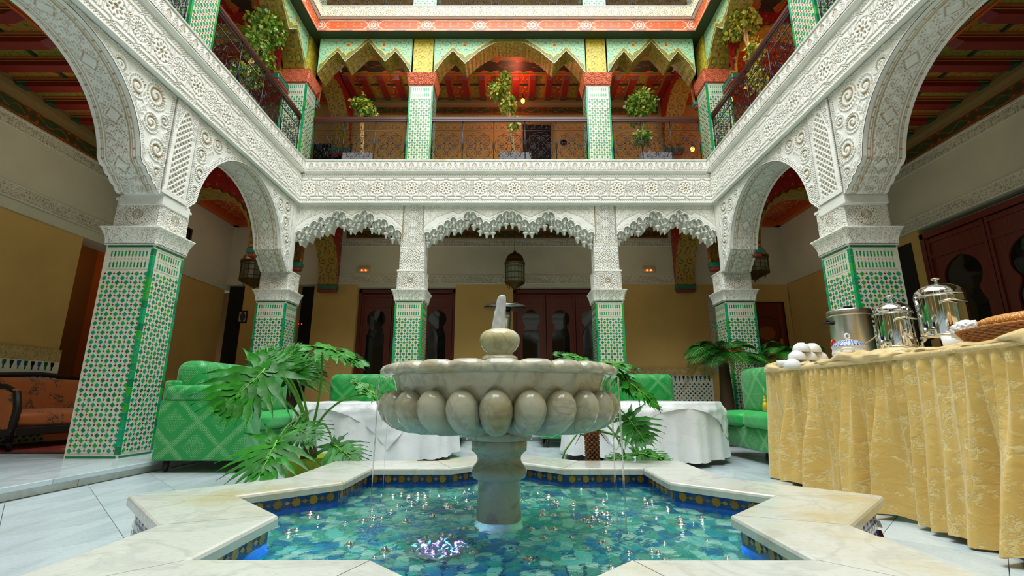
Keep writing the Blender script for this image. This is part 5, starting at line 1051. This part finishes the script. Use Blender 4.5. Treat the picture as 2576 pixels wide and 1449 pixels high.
# bowls, upside down, stacked
BP=[(.052,0),(.054,.002),(.053,.02),(.046,.04),(.030,.054),(.024,.056),(.023,.061),(.018,.061),(.001,.058)]
bm_=shared('bowl',lambda:MB().lathe(BP,40,c=WP,mod=lambda t,z:1+.012*np.sin(15*t+(z*400)%6.28)*(0<z<.05)).mesh('bowl',m_porc,True))
names_=['leftmost of the four upside-down white bowls at the bottom of the stack','second from left among the bottom upside-down white bowls','third from left among the bottom upside-down white bowls','rightmost of the four upside-down white bowls at the bottom of the stack','left bowl in the middle row of the white bowl stack','middle bowl in the middle row of the white bowl stack','right bowl in the middle row of the white bowl stack','left one of the two white bowls on top of the stack','right one of the two white bowls on top of the stack']; q=0
for row,(k,z) in enumerate(((4,TZ-.012),(3,TZ+.042),(2,TZ+.096))):
    for i in range(k): tag(ob('bowl',bm_,None,(1.985+(i-(k-1)/2)*.092,3.18+(i-(k-1)/2)*.03,z+.0)),names_[q],'bowl','upside-down white bowls stacked at the far end of the buffet'); q+=1
tag(MB().lathe([(.026,0),(.03,.004),(.036,.07),(.034,.07),(.028,.008),(.001,.008)],28,c=WP,sx=1.2).build('white_cup',m_porc,None,True,(2.06,2.20,TZ+.01)),'plain white porcelain container between the dispensers and bread basket','cup')
tag(MB().lathe([(.02,0),(.045,.004),(.055,.05),(.052,.05),(.04,.008),(.001,.006)],28,c=WP).build('white_dish',m_porc,None,True,(1.93,3.36,TZ+.004)),'shallow white dish lying left of the stacked bowls','dish')
for i in range(4):
    y=2.30-.028*i; mb=MB(); 
    for t in (-1.5,-.5,.5,1.5): mb.tube([(.0,t*.005,0),(-.045,t*.006,.004)],.0013,4)
    mb.tube([(0,0,0),(.02,0,.002),(.12,0,.01)],[.007,.003,.0035],6); tag(mb.build('fork',m_chrome,None,True,(1.915,y,.782),(0,.12,.12*i)),('steel fork at the far end of the row laid on the gold cloth','second steel fork from the far end of the row on the gold cloth','third steel fork from the far end of the row on the gold cloth','steel fork nearest the camera in the row on the gold cloth')[i],'fork','forks laid in a row on the gold cloth')
# bread basket
WK=hx('#b5733a'); BX,BY=1.985,1.80; bk=thing('wicker_basket','oval brown wicker bread basket at the right end of the buffet','basket',(BX,BY,TZ-.012)); mb=MB()
def ovp(t,k,ph,wob=.0055,z=None): f=.78+.24*k; return (.125*f*math.cos(t)*(1+wob/.12*math.sin(t*30+ph)),.245*f*math.sin(t)*(1+wob/.24*math.sin(t*30+ph)),.004+.072*k if z is None else z)
for i in range(11): mb.tube([ovp(t,i/10,pi*(i%2)) for t in np.linspace(0,2*pi,121)[:-1]],.0046,5,WK*(.75+.45*random.random()),closed=True)
mb.build('woven_side',m_cloth,bk,True); mb=MB()
for i in range(60): t=2*pi*i/60; mb.tube([ovp(t,k,0,0) for k in (0,.33,.66,1)],.0028,4,WK*.8)
mb.build('stakes',m_cloth,bk,True); mb=MB()
for ph in (0,pi): mb.tube([ovp(t,1.08,ph,.005,.082+.003*math.sin(t*30+ph)) for t in np.linspace(0,2*pi,121)[:-1]],.0052,5,WK,closed=True)
mb.build('braided_rim',m_cloth,bk,True); MB().prism([(.1*math.cos(t),.195*math.sin(t)) for t in np.linspace(0,2*pi,33)[:-1]],.0,.006,WK).build('basket_floor',m_cloth,bk)
mbr=Mat('sesame_crust',rough=.55); v_=mbr.vor(170); mbr.set('Base Color',mbr.mix(v_.lt(.33),mbr.mix(mbr.noise(9,4),hx('#a85a14'),hx('#d8902c')),hx('#f0dca0'))); mbr.bump(v_.lt(.33),.003); m_bread=mbr.m
for i,(x,y,z,rz,rx,lab) in enumerate(((.0,-.05,.112,.10,0,'long sesame-crusted loaf on top, nearest the basket rim'),(.065,-.05,.108,-.06,0,'sesame-crusted loaf lying behind the first in the basket'),(.0,.0,.06,.02,0,'loaf lying underneath the others in the basket'))):
    mb=MB(); n,m=24,22; V=[]
    for k in range(m+1):
        t=k/m; yy=(t-.5)*.44; rr=.048*(max(0,1-(2*t-1)**4))**.5+.0005
        for q in range(n): a=2*pi*q/n; V.append((rr*math.cos(a),yy,rr*.62*math.sin(a)))
    mb.add(V,[[k*n+q,k*n+(q+1)%n,(k+1)*n+(q+1)%n,(k+1)*n+q] for k in range(m) for q in range(n)]); tag(mb.build('bread_loaf',m_bread,None,True,(BX+x,BY+y,TZ-.015+z),(0,0,rz)),lab,'bread')
def crumple(name,loc,R,mat,label,cat,c=(1,1,1),seed=1,sc=(1,1,.7)):
    n,m=60,36; r_=np.random.RandomState(seed); V=[]; T,Ph=np.meshgrid(np.linspace(0,2*pi,n),np.linspace(.02,pi-.02,m)); r=np.ones_like(T)
    dx,dy,dz=np.sin(Ph)*np.cos(T),np.sin(Ph)*np.sin(T),np.cos(Ph)
    for q in range(16): d=r_.normal(size=3); d/=np.linalg.norm(d); k=r_.uniform(4,13); r+=.07*np.abs(np.sin(k*(dx*d[0]+dy*d[1]+dz*d[2])+r_.rand()*6))-.03
    V=np.stack([dx*r*R*sc[0],dy*r*R*sc[1],dz*r*R*sc[2]],-1); me=setmesh(name,V,grid(n,m),mat,None,True,np.stack([T*.1,Ph*.1],-1).reshape(-1,2)); o=ob(name,me,None,loc); return tag(o,label,cat) if label else o
crumple('paper_napkin',(1.985,2.04,.85),.045,m_satin,'crumpled translucent white napkin at the tip of the bread basket','napkin',seed=4,sc=(.8,1.2,.8))
o=crumple('cloth_bundle',(1.90,1.50,.815),.10,m_goldplain,None,None,seed=6,sc=(.7,1.5,.62)); o.parent=cl
o=crumple('cloth_bundle',(1.91,1.80,.765),.04,m_goldplain,None,None,seed=9,sc=(.5,2.0,.5)); o.parent=cl
o=crumple('cloth_bundle',(1.935,3.44,.785),.05,m_goldplain,None,None,seed=11,sc=(.8,1.5,.55)); o.parent=cl
o=crumple('cloth_bundle',(1.91,2.62,.772),.045,m_goldplain,None,None,seed=14,sc=(.6,3.0,.55)); o.parent=cl
# ------------------------------------------------------------------ plants
def leafm(L,Wd,nl=7,droop=.5,seed=0,cols=None,wave=1):
    r_=np.random.RandomState(seed); mb=MB(); g0=hx('#2c8e16'); g1=hx('#1a6410')
    def put(P,Wv,c):  # P centreline (m,2), Wv half widths -> strip of 3 with fold
        V=[]; m=len(P)
        for i in range(m):
            t=P[min(i+1,m-1)]-P[max(i-1,0)]; t=t/(np.linalg.norm(t)+1e-9); nn=np.array([-t[1],t[0]]); 
            for k,s in enumerate((-1,0,1)):
                q=P[i]+nn*Wv[i]*s; d=np.hypot(q[0],q[1]); z=-droop*L*(max(q[0],0)/L)**2*.6-droop*.9*q[1]**2/L+(.0 if s==0 else .012*L)+.018*L*wave*math.sin(d/L*17+seed+k*1.3); V.append((q[0],q[1],z))
        mb.add(V,[[3*i+k,3*i+k+1,3*i+4+k,3*i+3+k] for i in range(m-1) for k in (0,1)],c)
    # midrib web
    xs=np.linspace(-.02*L,L*.93,10); put(np.c_[xs,0*xs],L*.06*np.sin(np.linspace(.5,pi-.15,10)),g0)
    for s in (-1,1):
        for i in range(-2,nl):
            f=(i+.6)/nl; x0=L*(.02+.86*max(f,0)*.95); ang=(2.35 if i==-2 else 1.85) if i<0 else 1.45-.95*f; ln=Wd*(.62 if i==-2 else .85 if i==-1 else (1.05-.72*f**1.5))*r_.uniform(.9,1.1)
            m=9; t=np.linspace(0,1,m); bend=-.35*(1 if i>=0 else -.2); a=ang+bend*t; st=ln/(m-1); P=np.zeros((m,2)); P[0]=(x0,0)
            for k in range(1,m): P[k]=P[k-1]+st*np.array([math.cos(a[k]),math.sin(a[k])])
            P[:,1]*=s; w0=L*.056*(1 if i>=0 else .9); w=w0*(1.55*(1-t)**.7+.55*np.sin(pi*t**.8))*(1+.28*np.sin(t*17+i))*(1-t**3.2)+.0005; put(P,w,mixc(g0,g1,np.array(r_.rand())))
    return mb
VEIN=hx('#8fc63a')
def place_leaf(parent,J,T,Wd,nrm=(0,-.5,.8),seed=0,base=None,label=None,droop=.45,ctrl=None,root=None):
    J=Vector(J); T=Vector(T); x=(T-J); L=x.length; x.normalize(); n=Vector(nrm); y=n.cross(x).normalized(); z=x.cross(y); M=Matrix((x,y,z)).transposed().to_4x4(); M.translation=J
    Wd*=1.22; droop*=.6; L*=1.08; mb=leafm(L,Wd,7,droop,seed); me=mb.mesh('leaf',m_leaf,True); o=ob('leaf',me,parent); inv=Matrix.Translation(-Vector(root)); o.matrix_local=inv@M
    P=[(t*L*.9,0,-droop*L*t*t*.6*.81+.004+.018*L*math.sin(t*.9*17+seed+1.3)) for t in np.linspace(0,1,9)]; ob('midrib',MB().tube(P,[.0045*(1-.7*k/8) for k in range(9)],5,VEIN).mesh('midrib',m_leaf,True),o)
    if base:
        B=Vector(base); c=Vector(ctrl) if ctrl else (B+J)/2+Vector((0,0,.22)); P=[(1-t)**2*B+2*t*(1-t)*c+t*t*J for t in np.linspace(0,1,14)]; P=[p-Vector(root) for p in P]; ob('leaf_stalk',MB().tube(P,[.009-.004*k/13 for k in range(14)],7,hx('#5c9a34')).mesh('leaf_stalk',m_leaf,True),parent)
RL=(-1.32,3.22,0); pl=thing('philodendron','large split-leaved philodendron in a lime pot, left of the fountain','plant',RL)
MB().lathe([(.10,0),(.12,.01),(.155,.17),(.165,.175),(.165,.195),(.15,.195),(.14,.15),(.001,.15)],36,c=hx('#a9c21c')).build('pot',m_porc,pl,True)
MB().lathe([(.04,.14),(.045,.2),(.035,.27),(.03,.33),(.001,.34)],14,c=hx('#5a4028'),mod=lambda t,z:1+.2*np.sin(t*4+z*90)).build('trunk',m_cloth,pl,True)
B=(-1.32,3.22,.31)
for q,(J,T,Wd,nr,dr,ct) in enumerate([((668,930,3.05),(556,1030,2.85),.30,(.15,-.75,.65),.25,None),((697,1110,2.88),(655,1192,2.72),.27,(.05,-.85,.5),.1,None),((806,872,3.2),(915,900,3.15),.20,(.1,-.25,.95),.5,(-1.24,3.2,.7)),((728,943,3.3),(800,905,3.35),.19,(0,-.8,.6),.3,None),((838,1120,3.12),(893,1152,3.05),.17,(0,-.5,.85),.5,None),((945,996,3.05),(884,950,3.05),.08,(0,-.4,.9),.3,(-1.15,3.1,.62)),((690,925,3.2),(750,872,3.3),.20,(-.1,-.7,.7),.2,None),((672,925,3.12),(672,872,3.2),.14,(0,-.6,.8),.2,None),((640,1000,3.15),(600,985,3.1),.16,(0,-.6,.8),.4,None),((740,1075,3.0),(790,1100,2.95),.16,(0,-.6,.8),.4,None)]):
    place_leaf(pl,atY(*J),atY(*T),Wd,nr,q,B,None,dr,ct,RL)
RR=(.545,3.36,0); pr=thing('philodendron','philodendron with bare scaly trunk and split leaves, right of the fountain','plant',RR)
MB().lathe([(.12,0),(.13,.01),(.14,.10),(.001,.10)],30,c=hx('#7a5238')).build('pot',m_porc,pr,True); mb=MB()
for k in range(16):
    z=.09+k*.0165
    for i in range(9): a=i*2*pi/9+k*.35; mb.ball((.040*math.cos(a),.040*math.sin(a),z),.0135,6,4,hx('#8a5a34')*(.7+.5*random.random()),(1,1,.8))
mb.lathe([(.038,.08),(.036,.34),(.001,.35)],10,c=hx('#3a2418')).build('trunk',m_cloth,pr,True); B=(.545,3.36,.35)
for q,(J,T,Wd,nr,dr,ct) in enumerate([((1580,1052,3.05),(1624,1112,2.95),.17,(.1,-.9,.35),.05,None),((1600,1140,3.15),(1680,1156,3.05),.15,(0,-.35,.95),.3,(.8,3.25,.32)),((1470,905,3.0),(1404,885,3.0),.13,(0,-.35,.95),.3,None),((1516,915,3.0),(1590,912,3.0),.15,(0,-.3,.95),.4,None),((1584,966,2.95),(1668,1020,2.9),.10,(.1,-.5,.85),.5,(.7,3.1,.85)),((1560,940,3.0),(1600,990,2.95),.10,(.1,-.5,.85),.5,None),((1575,1150,3.2),(1520,1158,3.15),.08,(0,-.4,.9),.3,None)]):
    place_leaf(pr,atY(*J),atY(*T),Wd,nr,q+20,B,None,dr,ct,RR)
ob('leaf_stalk',MB().tube([(0,0,.30),(-.10,-.02,.33),(-.19,-.05,.22),(-.23,-.07,.12)],[.008,.007,.006,.005],7,hx('#5c9a34')).mesh('leaf_stalk',m_leaf,True),pr)
for q in range(6): a=q*1.1; tag(ob('dry_sheath',MB().tube([(0,0,.33),(.06*math.cos(a),.04*math.sin(a),.33+.02*(q%2)),(.12*math.cos(a),.08*math.sin(a),.25+.05*(q%3))],[.006,.004,.001],5,hx('#8a2418')).mesh('dry_sheath',m_leaf,True),pr),'dry reddish leaf sheath')
def palm(label,x,y,z0,zc,Rr,nf,seed,pot=True):
    r=thing('potted_palm',label,'palm',(x,y,z0)); r_=np.random.RandomState(seed)
    MB().lathe([(.13,0),(.15,.01),(.19,.26),(.20,.27),(.20,.29),(.17,.29),(.001,.25)],28,c=hx('#6a4632')).build('pot',m_porc,r,True); MB().lathe([(.07,.24),(.08,.3),(.06,zc-z0-.02),(.001,zc-z0)],12,c=hx('#5a4028'),mod=lambda t,z:1+.15*np.sin(t*6+z*80)).build('trunk',m_cloth,r,True)
    for k in range(nf):
        a=2*pi*k/nf+r_.uniform(-.15,.15); el=r_.uniform(.35,1.2); L=Rr*r_.uniform(.8,1.1); P=[]; mb=MB(); n=22; dead=(k%9==8)
        for i in range(n):
            t=i/(n-1); rr=L*t*math.cos(el)+.0; zz=L*(t*math.sin(el)-.62*t*t*(1.1 if not dead else 1.9)); P.append(Vector((rr*math.cos(a),rr*math.sin(a),zc-z0+zz)))
        col=mixc(hx('#2c7a1c'),hx('#1c5418'),np.array(r_.rand())) if not dead else hx('#b08a2c'); mb.tube(P,[.006*(1-.7*i/(n-1)) for i in range(n)],4,hx('#7aa03a') if not dead else col)
        side=Vector((-math.sin(a),math.cos(a),0))
        for i in range(3,n):
            t=i/(n-1); tg=(P[i]-P[i-1]).normalized(); ll=.17*Rr/.6*math.sin(pi*min(1,t*.92+.08))**.6
            for h_ in (0,.5):
                b=P[i]-(P[i]-P[i-1])*h_
                for s in (-1,1): d=(side*s*.8+tg*.55+Vector((0,0,.12))).normalized(); tip=b+d*ll+Vector((0,0,-.25*ll)); w=tg*.0065; mid=b+d*ll*.5; mb.add([tuple(b-w*.6),tuple(b+w*.6),tuple(mid+w),tuple(tip),tuple(mid-w)],[[0,1,2,3,4]],col)
        mb.build('frond',m_leaf,r)
palm('feathery palm between the left sofa and far left pillar',-2.78,6.12,0,.80,.66,17,1); palm('feathery palm beside the far right corner pillar',2.66,5.98,0,1.0,.80,21,2); palm('feathery palm in the right gallery behind the right sofa',3.35,5.7,GZ,1.0,.62,15,3)
def ficus(label,x,y,z0,trunk,blobs,box=None,seed=0,gold=.3):
    r=thing('potted_tree',label,'tree',(x,y,z0)); r_=np.random.RandomState(seed)
    if box: MB().box(-box/2,box/2,-box/2,box/2,0,.34,hx('#8a8488'),.012).box(-box/2+.02,box/2-.02,-box/2-.004,box/2+.004,.16,.17,hx('#6a6468')).build('planter_box',m_cloth,r)
    for q in range(3): P=[(tx+.022*math.cos(k*1.5+q*2.1),ty+.022*math.sin(k*1.5+q*2.1),tz) for k,(tx,ty,tz) in enumerate(trunk)]; MB().tube(P,[.016]*len(P),6,hx('#b58a4a')).build('trunk_stem',m_cloth,r,True)
    V=[];F=[];Cc=[]; n=0
    for bx,by,bz,rx,rz_,cnt in blobs:
        for k in range(cnt):
            d=r_.normal(size=3); d/=np.linalg.norm(d); q=r_.rand()**.45; c=np.array([bx,by,bz])+d*q*np.array([rx,rx,rz_]); t=r_.normal(size=3); t[2]-=.6; t/=np.linalg.norm(t); s=np.cross(t,r_.normal(size=3)); s/=np.linalg.norm(s); l=r_.uniform(.045,.085); w=l*.36; col=mixc(hx('#4a8c28'),hx('#d8c44a'),np.array(r_.rand()**1.2*gold*2.2).clip(0,1))
            V+=[c,c+t*l*.5+s*w,c+t*l,c+t*l*.5-s*w]; F.append([n,n+1,n+2,n+3]); n+=4; Cc+=[col]*4
    stuff(ob('foliage',setmesh('foliage',V,F,m_leaf,np.array(Cc)),r)); return r
def fic(label,px,vt,vb,Y,px2,blobs,seed,gold,box=.5,X=None):
    pb=atY(px,vb,Y); pt=atY(px2,vt,Y); z0=4.0; tz=pt[2]-z0; dx=pt[0]-pb[0]
    tr=[(dx*t,.02*math.sin(5*t),.3+(tz-.3)*t) for t in np.linspace(0,1,9)]; B=[]
    for (u,v,rx,rz_,c) in blobs: p=atY(u,v,Y); B.append((p[0]-pb[0],0,p[2]-z0,rx,rz_,c))
    ficus(label,pb[0],Y,z0,tr,B,box,seed,gold)
fic('slim potted fig tree behind the upper far railing, left bay',912,275,372,7.0,912,[(905,262,.16,.10,220),(925,285,.18,.10,260),(915,262,.10,.2,120)],1,.35,.48)
fic('golden-leaved potted fig tree in the middle bay of the upper far gallery',1296,225,372,7.0,1272,[(1255,228,.20,.14,420),(1278,262,.14,.18,300),(1268,195,.10,.12,120),(1292,310,.10,.14,160)],2,.7,.5)
fic('bushy potted fig tree in the right bay of the upper far gallery',1640,260,372,7.0,1600,[(1612,258,.26,.18,700),(1605,290,.2,.14,360),(1618,345,.16,.12,300)],3,.25,.5)
def ficx(label,X,pts,Yb,seed,gold,s):
    B=[]; 
    for (u,v,rx,rz_,c) in pts:
        a=atY(u,v,1.0); Y=X/a[0]; B.append((0,Y-Yb,EYE+(a[2]-EYE)*Y-4.0,rx,rz_,c))
    zt=max(b[2] for b in B); ficus(label,X,Yb,4.0,[(0,(B[0][1])*t,.3+(zt-.3)*t) for t in np.linspace(0,1,9)],B,.45,seed,gold)
ficx('leafy potted fig tree on the upper left gallery',-3.55,[(668,75,.28,.30,650),(655,150,.2,.22,260),(640,110,.2,.2,160),(618,190,.2,.2,220)],5.35,5,.2,1)
ficx('yellowish potted fig tree on the upper right gallery',3.38,[(1868,60,.26,.22,520),(1835,95,.2,.14,260),(1895,130,.14,.2,160),(1905,200,.14,.25,160)],5.6,6,.8,1)
r=thing('potted_plant','bluish-green leafy plant at the right edge behind the buffet','plant',(3.28,2.95,GZ)); MB().lathe([(.12,0),(.16,.28),(.17,.29),(.14,.27),(.001,.25)],24,c=hx('#4a3a30')).build('pot',m_porc,r,True); r_=np.random.RandomState(8)
for k in range(12):
    a=k*.9; e_=r_.uniform(.7,1.25); L=.75; mb=MB(); P=[Vector((L*t*math.cos(e_)*math.cos(a),L*t*math.cos(e_)*math.sin(a),.25+L*(t*math.sin(e_)-.25*t*t))) for t in np.linspace(0,1,12)]; mb.tube(P,.004,4,hx('#3f7a5a'))
    for i in range(3,12):
        for s in (-1,1): d=Vector((-math.sin(a)*s,math.cos(a)*s,.25)); b=P[i]; mb.add([tuple(b),tuple(b+d*.06+Vector((0,0,.02))),tuple(b+d*.13),tuple(b+d*.06-Vector((0,0,.02)))],[[0,1,2,3]],hx('#3a8a6c'))
    mb.build('frond',m_leaf,r)
# ------------------------------------------------------------------ lanterns, heater, small fittings
BRZ=vcol('aged_brass',.4,.3,.001,30,.8); m_lglass=Mat('lantern_glass',hx('#8f9a84'),.25,0,Transmission_Weight=.35).m
def lantern(label,x,y,zt,zb,R):
    r=thing('moroccan_lantern',label,'lantern',(x,y,zb)); H=zt-zb; b=hx('#6a5230'); f=R/.17
    MB().lathe([(.001,0),(.012,.01),(.006,.03),(.03,.05),(.05*f,.07),(R*.55,.10),(R*.9,.135),(R,.15),(R,.165),(R*.93,.168)],24,c=b).build('lower_cage',BRZ,r)
    bz0,bz1=.165,H*.62; g=MB().lathe([(R*.93,bz0),(R*.93,bz1)],16); g.build('glass_body',m_lglass,r,False)
    for i in range(16): a=2*pi*i/16; ob('cage_rib',shared(('rib',label),lambda:MB().tube([(R*.96,0,bz0),(R*.96,0,bz1)],.006,4,b).mesh('cage_rib',BRZ)),r,(0,0,0),(0,0,a))
    for z in np.linspace(bz0+.05,bz1-.04,3): ob('cage_hoop',MB().tube([(R*.965*math.cos(t),R*.965*math.sin(t),z) for t in np.linspace(0,2*pi,17)[:-1]],.005,4,b,closed=True).mesh('cage_hoop',BRZ),r)
    MB().lathe([(R*.95,bz1),(R*1.04,bz1+.01),(R*1.04,bz1+.05),(R*.92,bz1+.06),(R*.90,bz1+.10),(R*.82,bz1+.14),(R*.66,bz1+.18),(R*.42,bz1+.205),(R*.18,bz1+.215),(R*.22,bz1+.23),(R*.09,bz1+.25),(R*.12,bz1+.25),(.005,bz1+.28)],24,c=b).build('dome',BRZ,r,True)
    ob('chain',MB().tube([(0,0,bz1+.26),(0,0,3.80-zb)],.006,5,b).mesh('chain',BRZ),r)
    for k in range(8): a=k*pi/4; ob('drop',shared('ldrop',lambda:MB().lathe([(.001,-.05),(.008,-.035),(.004,-.02),(.003,0)],6,c=hx('#6a5230')).mesh('drop',BRZ)),r,(R*.7*math.cos(a),R*.7*math.sin(a),.11))
lantern('brass lantern hanging in the far gallery right above the fountain',.047,7.7,3.03,2.29,.17)
lantern('dark pierced lantern hanging in the left gallery',-4.25,7.55,2.98,2.28,.24); lantern('dark pierced lantern hanging in the right gallery',4.1,7.7,3.1,2.45,.24)
r=thing('patio_heater','tall metal patio heater standing in the far gallery behind the water jet','heater',(-.10,7.2,GZ))
MB().lathe([(.23,0),(.23,.03),(.20,.05),(.19,.6),(.05,.66),(.03,.7)],28).build('base_cylinder',m_steel,r,True); MB().tube([(0,0,.66),(0,0,1.5)],.032,14).build('pole',m_steel,r,True); MB().lathe([(.06,1.45),(.075,1.5),(.075,1.62),(.09,1.64),(.09,1.76),(.06,1.78)],24).build('burner',m_steel,r,True); MB().lathe([(.07,1.78),(.09,1.80),(.09,1.88),(.001,1.88)],24).build('burner_hood',m_black,r,True); MB().lathe([(.34,1.84),(.335,1.85),(.22,1.895),(.05,1.93),(.001,1.935),(.05,1.92),(.22,1.885)],36).build('reflector',m_steel,r,True)
mL=Mat('red_led',(0,0,0)); mL.set('Emission Color',(1,.12,.02,1)); mL.set('Emission Strength',9)
for px,nm in ((916,'left'),(1632,'right')):
    x=xY(px,677,8.46); r=thing('emergency_light','small cream emergency light box with two red lamps, %s one on the far wall'%nm,'light',(x,8.50,zY(677,8.46))); MB().box(-.11,.11,-.05,0,-.055,.065,hx('#c8bc8c'),.006).build('housing',m_paint,r); MB().box(-.10,.10,-.054,-.05,-.01,.05,hx('#a89c70')).build('cover',m_paint,r)
    for s in (-.035,.035): tag(ob('led',MB().ball((s,-.058,-.025),.014,8,6).mesh('led',mL.m,True),r),'glowing red lamp')
mL2=Mat('door_led',(0,0,0)); mL2.set('Emission Color',(1,.02,.02,1)); mL2.set('Emission Strength',4); r=thing('door_sensor','pair of tiny red indicator lights in the dark doorway by the far left pillar','light',(xY(755,815,8.64),8.65,zY(815,8.64)))
MB().box(-.05,.05,-.015,0,-.02,.02,hx('#101010')).build('housing',m_paint,r)
for s in (-.03,.03): ob('led',MB().ball((s,-.016,0),.010,8,6).mesh('led',mL2.m,True),r)
def frame_pic(label,cx,cz,y,w,h,fc,pc,cat='picture',fn=None,rz=0,x=None):
    r=thing('framed_picture',label,cat,(cx,y,cz),rz); t=.02; mb=MB().box(-w/2,w/2,-.02,0,-h/2,-h/2+t,fc).box(-w/2,w/2,-.02,0,h/2-t,h/2,fc).box(-w/2,-w/2+t,-.02,0,-h/2,h/2,fc).box(w/2-t,w/2,-.02,0,-h/2,h/2,fc); mb.build('frame',m_paint,r)
    U,Z=np.meshgrid(np.linspace(-w/2+t,w/2-t,60),np.linspace(-h/2+t,h/2-t,60)); ob('print',setmesh('print',np.stack([U,0*U-.008,Z],-1),grid(60,60),m_paint,fn(U,Z).reshape(-1,3) if fn else pc),r); return r
def pf(U,Z): c=flat(hx('#b8b0a0'),U); c=over(c,hx('#3a3634'),(np.hypot(U,Z*.7-.0)<.05)*1.); return over(c,hx('#3a3634'),((np.abs(U)<.02)&(np.abs(Z)<.09))*1.)
frame_pic('small dark-framed picture on the far wall seen left of the left corner pillar',xY(610,797,8.49),zY(797,8.49),8.498,.17,.22,hx('#15100c'),None,fn=pf)
def pr_(U,Z): c=flat(hx('#6a1c0c'),U); c=over(c,hx('#a8601c'),(np.hypot(U*.8,Z+.05)<.12)*.6); c=over(c,hx('#4a140a'),band(np.hypot(U,Z)-.25,.02)); c=over(c,hx('#c08a40'),((np.abs(np.abs(U)-.25)<.03)&(np.abs(Z+.2)<.05))*.7); return over(c,hx('#8a3014'),band(np.abs(U)-.28,.01))
frame_pic('large dark red painted panel on the far wall by the right gallery',4.62,1.75,8.498,.74,1.05,hx('#1c0f0a'),None,fn=pr_)
frame_pic('gilt framed picture in the orange-lit room beyond the left gallery',-6.2,1.75,7.38,.5,.9,hx('#6a4020'),hx('#a8642c'))
tag(MB().box(-.045,.045,-.012,0,-.045,.045,hx('#1c1c1c'),.004).build('wall_switch',m_paint,None,False,(xY(1751,909,8.49),8.498,zY(909,8.49))),'small black wall switch right of the far wall','switch')
tag((lambda mb:[mb.box(-.02,0,-.3+i*.06,-.3+i*.06+.035,-.13,.13,hx('#1a1a18')) for i in range(10)] and mb.box(-.004,0,-.32,.32,-.15,.15,hx('#2a2a28')))(MB()).build('air_vent',m_paint,None,False,(XL+.02,7.05,3.12)),'dark air vent grille on the white wall of the left gallery','vent')
# settee, rug
r=thing('damask_settee','orange damask settee with curved black frame in the left gallery','settee',(-4.50,4.42,GZ),pi/2); L,D=1.7,.72; r.scale=(1,1,.85)
BK=hx('#120c0a')
soft('seat',m_orange,r,.05,L-.05,.02,D-.14,.24,.42,.05,puff=.02); soft('backrest',m_orange,r,.05,L-.05,D-.15,D-.02,.36,.80,.05)
for x in (0,L-.06):
    a=soft('arm_panel',m_orange,r,x+.006,x+.054,.06,D-.08,.22,.66,.015); mb=MB(); P=[(x+.03,.04,.10),(x+.03,.03,.45),(x+.03,.07,.62),(x+.03,.18,.68),(x+.03,.45,.71),(x+.03,D-.03,.80)]; mb.tube(P,.030,8,BK); mb.box(x,x+.06,.02,D-.03,.17,.235,BK,.006); mb.build('arm_frame',m_paint,r,True)
    for y in (.05,D-.06): ob('leg',MB().tube([(x+.03,y,.20),(x+.03,y-.01,.1),(x+.03,y-.03,0)],[.028,.022,.02],8,BK).mesh('leg',m_paint,True),r)
MB().box(.03,L-.03,.0,.04,.16,.25,BK,.008).tube([(0,D-.03,.80),(L/2,D-.02,.86),(L,D-.03,.80)],.03,8,BK).build('front_rail',m_paint,r)
U,W_=np.meshgrid(np.linspace(-.72,.72,120),np.linspace(-1.2,1.2,200)); c=floral(hx('#8a2c1c'),hx('#3a1c14'),[hx('#c8702c'),hx('#2c3a4a'),hx('#c8a060')],.16,.006)(U,W_); c=over(c,hx('#4a1810'),((np.abs(U)>.62)|(np.abs(W_)>1.1))*.8)
tag(ob('rug',setmesh('rug',np.stack([U,W_,0*U+.008],-1),grid(120,200),m_cloth,c.reshape(-1,3)),None,(-4.45,5.55,GZ)),'red oriental patterned rug on the left gallery floor','rug'); 
# warm wall lamps of the upper right gallery
mG=Mat('amber_glass',(.8,.4,.1),.4); mG.set('Emission Color',(1,.42,.08,1)); mG.set('Emission Strength',3.5)
for (x,y,z,lab) in ((atY(1838,250,1)[0]/1*6.9,6.9,EYE+(atY(1838,250,1)[2]-EYE)*6.9,'glowing amber lamp above the upper right railing'),(xY(1742,375,7.9),7.9,zY(375,7.9),'glowing amber lamp low in the right bay of the upper far gallery'),(xY(1315,180,7.9),7.9,6.05,'red glowing lamp up in the middle bay of the upper far gallery')):
    r=thing('amber_lamp',lab,'lamp',(x,y,z)); MB().lathe([(.001,-.045),(.025,-.04),(.038,-.012),(.036,.02),(.022,.04),(.001,.042)],14,mod=lambda t,z:1+.06*np.sin(7*t)).build('shade',mG.m,r,True); MB().lathe([(.03,.038),(.02,.06),(.012,.1),(.001,.1)],10,c=BK).build('cap',m_paint,r,True); MB().tube([(0,0,.1),(0,.02,.16),(0,.1,.2)],.008,6,BK).build('bracket',m_paint,r,True)
light('lamp_glow','POINT',(atY(1838,250,1)[0]*6.9,6.8,EYE+(atY(1838,250,1)[2]-EYE)*6.9+.25),10,(1,.2,.08),.06); light('lamp_glow','POINT',(xY(1300,180,7.9),7.75,6.1),9,(1,.12,.06),.06)
